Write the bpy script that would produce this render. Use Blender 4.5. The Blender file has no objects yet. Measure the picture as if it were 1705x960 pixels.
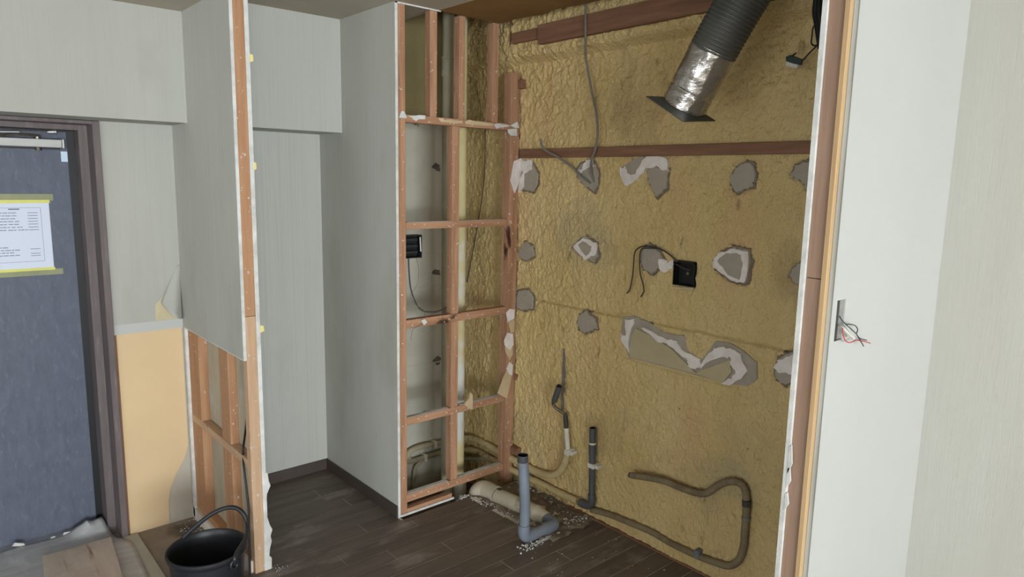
import bpy, math, random
import numpy as np
from mathutils import Vector, Matrix, noise

random.seed(7)
rng = np.random.default_rng(7)
sc = bpy.context.scene
col = sc.collection

# ------------------------------------------------------------------ camera
F, YAW, PITCH, ROLL, CAM_H = 1155.37, 0.852979, -0.155626, 0.0189583, 1.643
FW = Vector((math.cos(YAW)*math.cos(PITCH), math.sin(YAW)*math.cos(PITCH), math.sin(PITCH)))
_r = Vector((math.sin(YAW), -math.cos(YAW), 0))
_u = _r.cross(FW)
RT = math.cos(ROLL)*_r + math.sin(ROLL)*_u
UP = -math.sin(ROLL)*_r + math.cos(ROLL)*_u
CAM = Vector((0, 0, CAM_H))
cd = bpy.data.cameras.new('camera')
cd.sensor_width = 36
cd.lens = F/1705*36
cd.clip_start = 0.02
cam = bpy.data.objects.new('camera', cd)
col.objects.link(cam)
M = Matrix((RT, UP, -FW)).transposed().to_4x4()
M.translation = CAM
cam.matrix_world = M
sc.camera = cam

# ------------------------------------------------------------------ world, daylight, exposure
sc.view_settings.view_transform = 'Standard'
sc.view_settings.look = 'None'
sc.view_settings.gamma = 1
sc.view_settings.use_curve_mapping = False
sc.view_settings.exposure = 0.0
w = bpy.data.worlds.new('sky')
sc.world = w
w.use_nodes = True
wn = w.node_tree
sky = wn.nodes.new('ShaderNodeTexSky')
sky.sky_type = 'HOSEK_WILKIE'
sky.sun_direction = (0.5, 0.6, 0.6)
sky.turbidity = 6
wn.links.new(sky.outputs[0], wn.nodes['Background'].inputs[0])
wn.nodes['Background'].inputs[1].default_value = 0.6
WIN_Y = -7.0
ld = bpy.data.lights.new('window_daylight', 'AREA')
ld.shape = 'RECTANGLE'
ld.size, ld.size_y = 4.0, 2.1
ld.energy = 860
ld.color = (0.88, 0.95, 1.0)
lo = bpy.data.objects.new('window_daylight', ld)
lo.location = (-1.3, WIN_Y-0.16, 1.12)
lo.rotation_euler = (math.radians(90), 0, 0)      # -Z of the light points to +Y, into the room
col.objects.link(lo)
LX = -3.6
ld2 = bpy.data.lights.new('window_daylight_side', 'AREA')
ld2.shape = 'RECTANGLE'
ld2.size, ld2.size_y = 3.0, 2.0
ld2.energy = 110
ld2.color = (0.88, 0.95, 1.0)
lo2 = bpy.data.objects.new('window_daylight_side', ld2)
lo2.location = (LX-0.16, -0.25, 1.12)
lo2.rotation_euler = (math.radians(90), 0, math.radians(-90))     # points to +X
col.objects.link(lo2)

# ------------------------------------------------------------------ helpers
def ray(px, py):
    return FW + RT*((px-852.5)/F) - UP*((py-480)/F)
def at(px, py, axis, val):
    """the point of the plane x/y/z = val that the photograph shows at this pixel"""
    d = ray(px, py)
    k = 'xyz'.index(axis)
    return CAM + d*((val-CAM[k])/d[k])
def at_plane(px, py, p, n):
    d = ray(px, py)
    return CAM + d*((Vector(p)-CAM).dot(n)/d.dot(n))

def srgb(r, g, b):
    f = lambda c: (c/255/12.92) if c/255 <= 0.04045 else ((c/255+0.055)/1.055)**2.4
    return (f(r), f(g), f(b), 1)

def mat(name, c1, c2=None, scale=8, stretch=(1, 1, 1), rough=0.7, metal=0, bump=0, bscale=None, bstretch=None,
        spots=None, detail=5, lo=0.35, hi=0.65, spec=0.4, coat=0, rough2=None):
    """noise between two colours, fine relief and optional spots [(colour, scale, threshold low, high, stretch)]"""
    m = bpy.data.materials.new(name)
    m.use_nodes = True
    nt = m.node_tree
    N, Lk = nt.nodes, nt.links
    bs = N['Principled BSDF']
    bs.inputs['Roughness'].default_value = rough
    bs.inputs['Metallic'].default_value = metal
    bs.inputs['Specular IOR Level'].default_value = spec
    if coat:
        bs.inputs['Coat Weight'].default_value = coat
    tc = N.new('ShaderNodeTexCoord')
    def nz(sc_, st, det=detail, off=0):
        mp = N.new('ShaderNodeMapping')
        mp.inputs['Scale'].default_value = st
        mp.inputs['Location'].default_value = (off, off*1.7, off*0.6)
        Lk.new(tc.outputs['Object'], mp.inputs[0])
        n = N.new('ShaderNodeTexNoise')
        n.inputs['Scale'].default_value = sc_
        n.inputs['Detail'].default_value = det
        n.inputs['Roughness'].default_value = 0.6
        Lk.new(mp.outputs[0], n.inputs[0])
        return n.outputs[0]
    def rng_(src, a, b):
        r = N.new('ShaderNodeMapRange')
        r.inputs[1].default_value = a
        r.inputs[2].default_value = b
        Lk.new(src, r.inputs[0])
        return r.outputs[0]
    def mix(fac, a, b):
        x = N.new('ShaderNodeMix')
        x.data_type = 'RGBA'
        Lk.new(fac, x.inputs[0])
        for s, v in ((6, a), (7, b)):
            if hasattr(v, 'type'):
                Lk.new(v, x.inputs[s])
            else:
                x.inputs[s].default_value = v
        return x.outputs[2]
    c = c1
    if c2 is not None:
        fac = rng_(nz(scale, stretch), lo, hi)
        c = mix(fac, c1, c2)
        if rough2 is not None:
            rr = N.new('ShaderNodeMapRange')
            rr.inputs[3].default_value, rr.inputs[4].default_value = rough, rough2
            Lk.new(fac, rr.inputs[0]); Lk.new(rr.outputs[0], bs.inputs['Roughness'])
    for k, (sc_c, sc_s, a, b, st) in enumerate(spots or []):
        c = mix(rng_(nz(sc_s, st, 4, 3.1*(k+1)), a, b), c, sc_c)
    if hasattr(c, 'type'):
        Lk.new(c, bs.inputs['Base Color'])
    else:
        bs.inputs['Base Color'].default_value = c
    if bump:
        b = N.new('ShaderNodeBump')
        b.inputs['Strength'].default_value = 1
        b.inputs['Distance'].default_value = bump
        Lk.new(nz(bscale or scale, bstretch or stretch, 4, 9), b.inputs['Height'])
        Lk.new(b.outputs[0], bs.inputs['Normal'])
    return m

GR = lambda a: {'x': (1, 14, 14), 'y': (14, 1, 14), 'z': (14, 14, 1)}[a]
def wood(name, c1, c2, axis, specks=True, bump=0.0012):
    sp = [(srgb(70, 42, 30), 9, 0.66, 0.72, tuple(0.35 if v == 1 else 1 for v in GR(axis)))]
    if specks:
        sp.append((srgb(205, 198, 190), 52, 0.645, 0.69, (1, 1, 1)))
    return mat(name, c1, c2, 3, GR(axis), 0.75, bump=bump, bscale=5, spots=sp, lo=0.3, hi=0.7, spec=0.25)

MT = {}
WP1, WP2 = srgb(178, 177, 170), srgb(172, 171, 163)
MT['wallpaper'] = mat('wallpaper', WP1, WP2, 1.6, (2.2, 2.2, 0.5), 0.85, bump=0.0003, bscale=60, bstretch=(3, 3, 0.12),
                      spots=[(srgb(160, 158, 148), 1.2, 0.58, 0.85, (2, 2, 1.2)), (srgb(171, 169, 160), 60, 0.5, 0.75, (3, 3, 0.03))], spec=0.2)
MT['wallpaper_alcove'] = mat('wallpaper_dingy', srgb(190, 190, 183), srgb(185, 185, 178), 1.6, (2.2, 2.2, 0.5), 0.85, bump=0.0003, bscale=60, bstretch=(3, 3, 0.12),
                      spots=[(srgb(164, 163, 154), 1.1, 0.56, 0.85, (2, 2, 1.0)), (srgb(177, 177, 169), 55, 0.5, 0.75, (3, 3, 0.02))], spec=0.2)
MT['wallpaper_white'] = mat('wallpaper_white', srgb(186, 187, 183), srgb(182, 183, 179), 1.2, (1, 1, 1), 0.85, bump=0.0005, bscale=160, bstretch=(1, 1, 0.6), spec=0.2)
MT['wallpaper_right'] = mat('wallpaper_right', srgb(190, 188, 180), srgb(184, 181, 171), 1.5, (1, 2.5, 0.35), 0.85, bump=0.0007, bscale=60, bstretch=(1, 3, 0.12),
                      spots=[(srgb(172, 166, 150), 14, 0.70, 0.80, (1, 1, 1)), (srgb(183, 180, 171), 60, 0.5, 0.8, (1, 3, 0.05))], spec=0.2)
MT['ceiling'] = mat('ceiling_paper', srgb(188, 180, 165), srgb(176, 168, 152), 2, rough=0.9, bump=0.0005, bscale=120, spec=0.2)
MT['ceiling_brown'] = mat('ceiling_board', srgb(150, 116, 74), srgb(128, 98, 62), 2.5, rough=0.9, bump=0.0004, bscale=90, spec=0.2)
MT['plaster'] = mat('plaster_white', srgb(222, 221, 218), srgb(196, 194, 190), 14, rough=0.95, bump=0.002, bscale=70, spec=0.15)
MT['plaster_back'] = mat('plaster_back_paper', srgb(196, 184, 160), srgb(172, 162, 144), 3, (1, 2, 0.6), 0.95, bump=0.0005, bscale=40,
                         spots=[(srgb(200, 200, 198), 2.2, 0.58, 0.74, (1, 1, 1))], spec=0.15)
MT['orange'] = mat('orange_board', srgb(218, 191, 152), srgb(210, 184, 146), 2, rough=0.85, bump=0.0003, bscale=120,
                   spots=[(srgb(200, 168, 124), 14, 0.68, 0.75, (1, 1, 1))], spec=0.2)
MT['board_grey'] = mat('board_grey', srgb(190, 182, 168), srgb(180, 172, 158), 3, rough=0.9, spec=0.2)
MT['bare_paper'] = mat('bare_paper', srgb(204, 192, 160), srgb(190, 178, 146), 8, rough=0.95, spec=0.15)
MT['foam'] = mat('spray_foam', srgb(235, 209, 152), srgb(222, 194, 134), 2.4, (1, 1.3, 0.7), 0.9, bump=0.014, bscale=105, bstretch=(1, 1.15, 0.75),
                 spots=[(srgb(230, 192, 141), 2.2, 0.54, 0.74, (1, 1.6, 0.6)), (srgb(200, 182, 140), 1.6, 0.55, 0.75, (1, 1, 1)),
                        (srgb(112, 86, 52), 34, 0.72, 0.77, (1, 1, 1)), (srgb(164, 138, 94), 16, 0.64, 0.76, (1, 1.2, 0.5)), (srgb(176, 152, 112), 2.6, 0.60, 0.78, (1, 1, 0.5))], spec=0.25)
MT['foam_pipe'] = mat('foam_on_pipe', srgb(206, 188, 142), srgb(184, 164, 122), 9, rough=0.9, bump=0.006, bscale=50,
                      spots=[(srgb(120, 100, 66), 12, 0.6, 0.7, (1, 1, 1))], spec=0.2)
MT['foam_brown'] = mat('dusty_hose', srgb(140, 124, 98), srgb(116, 100, 78), 10, rough=0.9, bump=0.003, bscale=60, spec=0.2)
MT['adhesive'] = mat('adhesive_grey', srgb(172, 162, 148), srgb(160, 150, 136), 10, rough=0.95, bump=0.002, bscale=50, spec=0.15)
MT['adhesive_rim'] = mat('adhesive_rim', srgb(140, 127, 108), srgb(118, 106, 90), 20, rough=0.95, bump=0.004, bscale=60, spec=0.15)
MT['adhesive_tan'] = mat('adhesive_tan', srgb(192, 178, 144), srgb(180, 166, 134), 6, rough=0.95, bump=0.001, bscale=50, spec=0.15)
MT['paper_torn'] = mat('torn_paper_white', srgb(236, 228, 222), srgb(218, 208, 202), 18, rough=0.95, bump=0.004, bscale=40, spec=0.15)
MT['paper_tan'] = mat('torn_paper_tan', srgb(206, 184, 150), srgb(190, 168, 134), 12, rough=0.95, bump=0.002, bscale=40, spec=0.15)
for a in 'xyz':
    MT['wood_'+a] = wood('frame_wood_'+a, srgb(188, 147, 117), srgb(152, 109, 81), a)
    MT['pine_'+a] = wood('pine_'+a, srgb(204, 172, 142), srgb(182, 148, 118), a)
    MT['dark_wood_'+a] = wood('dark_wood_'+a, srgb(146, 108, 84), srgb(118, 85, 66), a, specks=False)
for a in 'yz':
    MT['stud_tan_'+a] = wood('stud_tan_'+a, srgb(188, 146, 112), srgb(164, 120, 88), a)
MT['wing_wood'] = wood('wing_wood', srgb(160, 132, 113), srgb(144, 116, 98), 'z', specks=False)
MT['wing_strip'] = wood('wing_strip', srgb(200, 170, 130), srgb(184, 152, 112), 'z', specks=False)
MT['floor_plank'] = mat('floor_plank', srgb(114, 102, 93), srgb(100, 88, 80), 3, (1, 7, 1), 0.42, bump=0.0004, bscale=30, bstretch=(1, 8, 1),
                        spots=[(srgb(168, 160, 153), 3.4, 0.56, 0.82, (1, 2.2, 1)), (srgb(176, 170, 164), 70, 0.74, 0.78, (1, 1, 1))], spec=0.45, rough2=0.55)
MT['floor_plank_b'] = mat('floor_plank_b', srgb(106, 94, 86), srgb(94, 83, 75), 3, (1, 7, 1), 0.4, bump=0.0004, bscale=30, bstretch=(1, 8, 1),
                        spots=[(srgb(162, 154, 147), 3.8, 0.56, 0.82, (1.3, 2, 1)), (srgb(176, 170, 164), 60, 0.75, 0.79, (1, 1, 1))], spec=0.45, rough2=0.55)
MT['seam'] = mat('seam_dust', srgb(236, 230, 222), srgb(176, 168, 160), 5, rough=0.95)
MT['baseboard'] = mat('baseboard_brown', srgb(80, 70, 64), srgb(72, 62, 56), 3, rough=0.55, spec=0.35)
MT['concrete'] = mat('concrete', srgb(196, 192, 178), srgb(178, 174, 160), 2.5, (1, 1, 1.4), 0.95, bump=0.0015, bscale=40,
                     spots=[(srgb(80, 78, 72), 7, 0.70, 0.76, (1, 1, 1))], spec=0.2)
MT['concrete_upper'] = mat('concrete_upper', srgb(150, 136, 96), srgb(130, 118, 84), 2.5, (1, 1, 1.4), 0.95, bump=0.0015, bscale=40, spec=0.2)
MT['mud'] = mat('rubble_concrete', srgb(146, 133, 118), srgb(114, 103, 91), 7, rough=0.95, bump=0.006, bscale=26,
                spots=[(srgb(168, 160, 148), 26, 0.66, 0.72, (1, 1, 1))], spec=0.2)
MT['entry_floor'] = mat('entry_floor', srgb(156, 144, 132), srgb(130, 119, 108), 5, (1, 1, 1), 0.9, bump=0.002, bscale=30,
                        spots=[(srgb(76, 66, 58), 3, 0.58, 0.75, (1, 1, 1))], spec=0.25)
MT['door'] = mat('door_leaf', srgb(94, 99, 114), srgb(84, 89, 104), 30, (1, 1, 0.35), 0.55, bump=0.0006, bscale=90, bstretch=(1, 1, 0.5),
                 spots=[(srgb(108, 113, 128), 60, 0.55, 0.8, (1, 1, 0.4))], spec=0.35)
MT['frame_door'] = mat('door_frame', srgb(112, 101, 101), srgb(98, 88, 88), 6, (6, 6, 0.5), 0.6, spots=[(srgb(128, 118, 116), 14, 0.6, 0.75, (4, 4, 0.3))], spec=0.3)
MT['black'] = mat('black_plastic', srgb(22, 22, 24), rough=0.5, spec=0.4)
MT['rubber'] = mat('black_rubber', srgb(40, 42, 46), srgb(32, 34, 38), 6, rough=0.42, spec=0.5, spots=[(srgb(70, 70, 72), 12, 0.68, 0.8, (1, 1, 1))])
MT['silver'] = mat('brushed_silver', srgb(205, 205, 203), srgb(188, 188, 186), 4, (1, 1, 8), 0.35, metal=0.85)
MT['closer'] = mat('closer_silver', srgb(176, 176, 172), srgb(164, 164, 160), 4, (1, 1, 8), 0.5, metal=0.3)
MT['steel'] = mat('pipe_steel', srgb(150, 142, 130), srgb(110, 102, 92), 20, rough=0.35, metal=0.8)
MT['pvc_grey'] = mat('pvc_grey', srgb(128, 136, 148), srgb(112, 118, 128), 5, rough=0.4, spec=0.45, spots=[(srgb(150, 146, 138), 8, 0.62, 0.75, (1, 1, 1))])
MT['pvc_dark'] = mat('pvc_dark_grey', srgb(84, 86, 88), srgb(72, 72, 72), 6, rough=0.5, spec=0.4)
MT['pvc_white'] = mat('pvc_dirty_white', srgb(206, 198, 178), srgb(184, 174, 152), 5, rough=0.6, spec=0.35, spots=[(srgb(140, 126, 104), 6, 0.62, 0.76, (1, 1, 1))])
MT['pipe_cream'] = mat('pipe_cream', srgb(214, 200, 150), srgb(198, 184, 136), 4, (1, 1, 1), 0.8, bump=0.001, bscale=50, spots=[(srgb(214, 214, 206), 2, 0.52, 0.62, (1, 1, 1))])
MT['pipe_shaft'] = mat('pipe_shaft_grey', srgb(178, 172, 150), srgb(150, 142, 116), 4, (1, 1, 0.7), 0.75, bump=0.001, bscale=40)
MT['conduit'] = mat('conduit', srgb(178, 168, 144), srgb(150, 140, 118), 9, rough=0.8, spec=0.2)
MT['conduit_blue'] = mat('conduit_blue_grey', srgb(128, 134, 140), srgb(108, 110, 112), 9, rough=0.8, spec=0.2)
MT['clip'] = mat('clip_white', srgb(222, 218, 206), srgb(204, 198, 184), 20, rough=0.7)
MT['cable_grey'] = mat('cable_grey', srgb(128, 124, 116), srgb(112, 106, 98), 10, rough=0.6)
MT['cable_dark'] = mat('cable_dark', srgb(64, 60, 56), rough=0.6)
MT['wire_red'] = mat('wire_red', srgb(190, 60, 70), rough=0.5)
MT['wire_black'] = mat('wire_black', srgb(52, 56, 64), rough=0.5)
MT['wire_white'] = mat('wire_white', srgb(206, 204, 196), rough=0.5)
MT['duct'] = mat('flex_duct', srgb(92, 92, 88), srgb(78, 78, 74), 6, rough=0.5, metal=0.35, spec=0.4)
MT['duct_flange'] = mat('duct_flange', srgb(86, 88, 84), rough=0.5, metal=0.5)
MT['foil'] = mat('foil_tape', srgb(200, 196, 192), srgb(176, 172, 168), 8, rough=0.2, metal=0.9, bump=0.004, bscale=22, bstretch=(1, 1, 2.2))
MT['paper'] = mat('notice_paper', srgb(214, 220, 236), rough=0.8, spec=0.2)
MT['print'] = mat('print_ink', srgb(120, 124, 136), rough=0.8, spec=0.1)
MT['tape_yellow'] = mat('tape_yellow', srgb(222, 220, 120), srgb(214, 210, 112), 12, rough=0.6)
MT['tape_dull'] = mat('tape_dull', srgb(150, 152, 116), srgb(138, 140, 108), 12, rough=0.6)
MT['sheet'] = mat('grey_sheet', srgb(204, 204, 206), srgb(182, 182, 184), 4, (1, 6, 1), 0.45, bump=0.0008, bscale=24, bstretch=(1, 8, 1), spec=0.5,
                  spots=[(srgb(214, 214, 216), 5, 0.58, 0.72, (3, 1, 1))])
MT['plywood'] = mat('plywood_dusty', srgb(214, 200, 186), srgb(200, 185, 171), 4, (6, 1, 1), 0.85, bump=0.0006, bscale=18, bstretch=(8, 1, 1),
                    spots=[(srgb(156, 122, 110), 3, 0.66, 0.72, (5, 0.4, 1)), (srgb(166, 150, 134), 2.5, 0.56, 0.75, (1, 1, 1))], spec=0.25)
MT['sponge_yellow'] = mat('yellow_scrap', srgb(228, 214, 140), rough=0.9)
MT['room_wall'] = mat('room_wall_paper', srgb(206, 204, 198), srgb(198, 196, 188), 2, rough=0.9)
MT['alu'] = mat('window_aluminium', srgb(170, 170, 168), rough=0.4, metal=0.7)
gm = bpy.data.materials.new('window_glass'); gm.use_nodes = True
_n = gm.node_tree.nodes; _l = gm.node_tree.links
_t = _n.new('ShaderNodeBsdfTransparent'); _g = _n.new('ShaderNodeBsdfGlossy'); _g.inputs['Roughness'].default_value = 0.02
_m = _n.new('ShaderNodeMixShader'); _m.inputs[0].default_value = 0.06
_l.new(_t.outputs[0], _m.inputs[1]); _l.new(_g.outputs[0], _m.inputs[2]); _l.new(_m.outputs[0], _n['Material Output'].inputs[0])
MT['glass'] = gm

class MB:
    def __init__(s):
        s.v, s.f, s.sm = [], [], []
    def add(s, vs, fs, smooth=False):
        b = len(s.v)
        s.v += [tuple(p) for p in vs]
        s.f += [tuple(i+b for i in f) for f in fs]
        s.sm += [smooth]*len(fs)
        return s
    def box(s, x0, x1, y0, y1, z0, z1):
        vs = [(x, y, z) for z in (z0, z1) for y in (y0, y1) for x in (x0, x1)]
        return s.add(vs, [(0, 2, 3, 1), (4, 5, 7, 6), (0, 1, 5, 4), (2, 6, 7, 3), (0, 4, 6, 2), (1, 3, 7, 5)])
    def prism(s, pts, d):
        """a polygon of 3D points extruded by the vector d"""
        n = len(pts)
        d = Vector(d)
        pts = [Vector(p) for p in pts]
        nn = Vector((0, 0, 0))
        for i in range(n):
            nn += pts[i].cross(pts[(i+1) % n])
        if nn.dot(d) > 0:
            pts = pts[::-1]
        vs = [p for p in pts] + [p+d for p in pts]
        fs = [tuple(range(n)), tuple(range(2*n-1, n-1, -1))]
        fs += [(i, i+n, (i+1) % n+n, (i+1) % n) for i in range(n)]
        return s.add(vs, fs)
    def tube(s, path, r, n=14, cap=True, inner=None):
        path = [Vector(p) for p in path]
        m = len(path)
        rs = r if isinstance(r, (list, tuple)) else [r]*m
        t0 = (path[1]-path[0]).normalized()
        a = t0.orthogonal().normalized()
        vs = []
        for i, p in enumerate(path):
            t = (path[min(i+1, m-1)]-path[max(i-1, 0)])
            t = t.normalized() if t.length > 1e-9 else t0
            a = (a - t*a.dot(t)).normalized()
            b = t.cross(a)
            for k in range(n):
                q = 2*math.pi*k/n
                vs.append(p+(a*math.cos(q)+b*math.sin(q))*rs[i])
        fs = [(i*n+k, i*n+(k+1) % n, (i+1)*n+(k+1) % n, (i+1)*n+k) for i in range(m-1) for k in range(n)]
        s.add(vs, fs, True)
        if cap:
            s.add(vs[:n], [tuple(range(n-1, -1, -1))])
            s.add(vs[-n:], [tuple(range(n))])
        return s
    def lathe(s, prof, c, n=40, ax=(0, 0, 1)):
        ax = Vector(ax).normalized(); a = ax.orthogonal().normalized(); b = ax.cross(a); c = Vector(c)
        vs = [c+ax*h+(a*math.cos(2*math.pi*k/n)+b*math.sin(2*math.pi*k/n))*r for r, h in prof for k in range(n)]
        m = len(prof)
        fs = [(i*n+k, i*n+(k+1) % n, (i+1)*n+(k+1) % n, (i+1)*n+k) for i in range(m-1) for k in range(n)]
        return s.add(vs, fs, True)
    def build(s, name, m, parent=None, bevel=0, loc=None, sharp=40):
        if parent is None and loc is None:
            a = np.array(s.v)
            lo_, hi_ = a.min(0), a.max(0)
            loc = ((lo_[0]+hi_[0])/2, (lo_[1]+hi_[1])/2, lo_[2])
        off = wpos(parent) if parent else Vector(loc)
        me = bpy.data.meshes.new(name)
        me.from_pydata([(p[0]-off[0], p[1]-off[1], p[2]-off[2]) for p in s.v], [], s.f)
        me.polygons.foreach_set('use_smooth', s.sm)
        me.update()
        if any(s.sm):
            me.set_sharp_from_angle(angle=math.radians(sharp))
        me.materials.append(MT[m] if isinstance(m, str) else m)
        o = bpy.data.objects.new(name, me)
        col.objects.link(o)
        if parent:
            o.parent = parent
        else:
            o.location = loc
        if bevel:
            md = o.modifiers.new('bevel', 'BEVEL')
            md.width = bevel; md.segments = 1; md.limit_method = 'ANGLE'
        return o
def wpos(o):
    p = Vector((0, 0, 0))
    while o:
        p += Vector(o.location)
        o = o.parent
    return p
def tag(o, label, cat, group=None):
    o['label'] = label; o['category'] = cat
    if group: o['group'] = group
    return o
def empty(name, loc, kind=None):
    o = bpy.data.objects.new(name, None)
    o.empty_display_size = 0.05
    o.location = loc
    col.objects.link(o)
    if kind: o['kind'] = kind
    return o
def thing(name, label, cat, loc, group=None):
    return tag(empty(name, loc), label, cat, group)
def struct(o):
    o['kind'] = 'structure'
    return o
def bx(*a):
    return MB().box(*a)
def smooth_path(pts, sub=6):
    """Catmull-Rom through the points"""
    P = [Vector(p) for p in pts]
    P = [2*P[0]-P[1]] + P + [2*P[-1]-P[-2]]
    out = []
    for i in range(1, len(P)-2):
        for k in range(sub):
            t = k/sub
            a, b, c, d = P[i-1], P[i], P[i+1], P[i+2]
            out.append(0.5*((2*b)+(c-a)*t+(2*a-5*b+4*c-d)*t*t+(3*b-a-3*c+d)*t**3))
    out.append(P[-2])
    return out

# ================================================================== THE SETTING
XW = 2.43      # foamed outer wall
YF = 2.746     # front of the stud frame, end of the kitchen recess
XA = 1.685     # alcove side wall
YB = 3.497     # back wall of alcove and entrance
YC = 3.20      # concrete at the back of the pipe shaft
CE = 2.40
XP0, XP1, XP2, XP3 = 0.957, 0.969, 1.011, 1.027     # partition: board, stud, board
YP = 2.70
ZE = -0.06     # entrance floor

# floor: slab, then every plank
fl = MB()
fl.box(LX, XW+0.12, WIN_Y, YP, -0.3, -0.0012)
fl.box(XP0, XA+0.012, YP, YB+0.1, -0.3, -0.0012)
floor = struct(fl.build('floor', 'seam', loc=(0, 0, 0)))
PW = 0.0967
joints = {0: [1.502], -1: [1.72], -2: [1.296], -3: [1.486], -4: [1.716], -5: [1.32], -6: [1.50], -7: [1.824], -8: [2.072]}
k = -40
while True:
    y0 = 2.714 + PW*k
    y1 = y0 + PW
    k += 1
    if y0 > YB: break
    if y1 < 0.2: continue
    kk = k-1
    js = joints.get(kk, [1.2+0.37*((kk*7) % 5)/5+0.3])
    inside = y0 > YP-0.02
    xs, xe = (XP3 if inside else -1.0), (XA if y0 > YF-0.04 else XW)
    if not inside and y0 > 2.10:
        xe = 2.105+0.02*math.sin(kk*2.3)
    cuts = [xs] + [j for j in sorted(js + [js[0]-0.909, js[0]-1.818]) if xs+0.05 < j < xe-0.05] + [xe]
    for a, b in zip(cuts[:-1], cuts[1:]):
        bx(a+0.0016, b-0.0016, max(y0, 0.2)+0.0015, min(y1, YB)-0.0015, -0.0012, 0.0).build('floor_plank', 'floor_plank' if (kk*3+int(a*10)) % 3 else 'floor_plank_b', floor)
# rubble patch round the drain and pit under the shaft
rub = []
nx, ny = 34, 66
for j in range(ny+1):
    for i in range(nx+1):
        x = 2.10+(XW-2.10)*i/nx; y = 2.10+(2.712-2.10)*j/ny
        z = -0.001+0.010*noise.noise((x*22, y*22, 0))+0.005*noise.noise((x*60, y*60, 3))
        e = min(i/4, 1, (ny-j)/3 if j > ny-3 else 1)
        rub.append((x, y, -0.004+(z+0.008)*e))
rm = MB().add(rub, [(j*(nx+1)+i, j*(nx+1)+i+1, (j+1)*(nx+1)+i+1, (j+1)*(nx+1)+i) for j in range(ny) for i in range(nx)], True)
o = rm.build('floor_rubble', 'mud', floor)
struct(bx(XA+0.0125, XW+0.1, YF+0.02, YC+0.1, -0.34, -0.17).build('floor_shaft', 'mud'))
struct(bx(LX, XP0, YP-0.35, 3.9, -0.3, ZE).build('floor_entry', 'entry_floor'))
# floor cut for the entrance step (front edge of the raised floor)
struct(bx(0.64, 0.70, 2.36, YB-0.01, ZE, ZE+0.006).build('trim_1', 'concrete', bevel=0.002))

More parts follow.
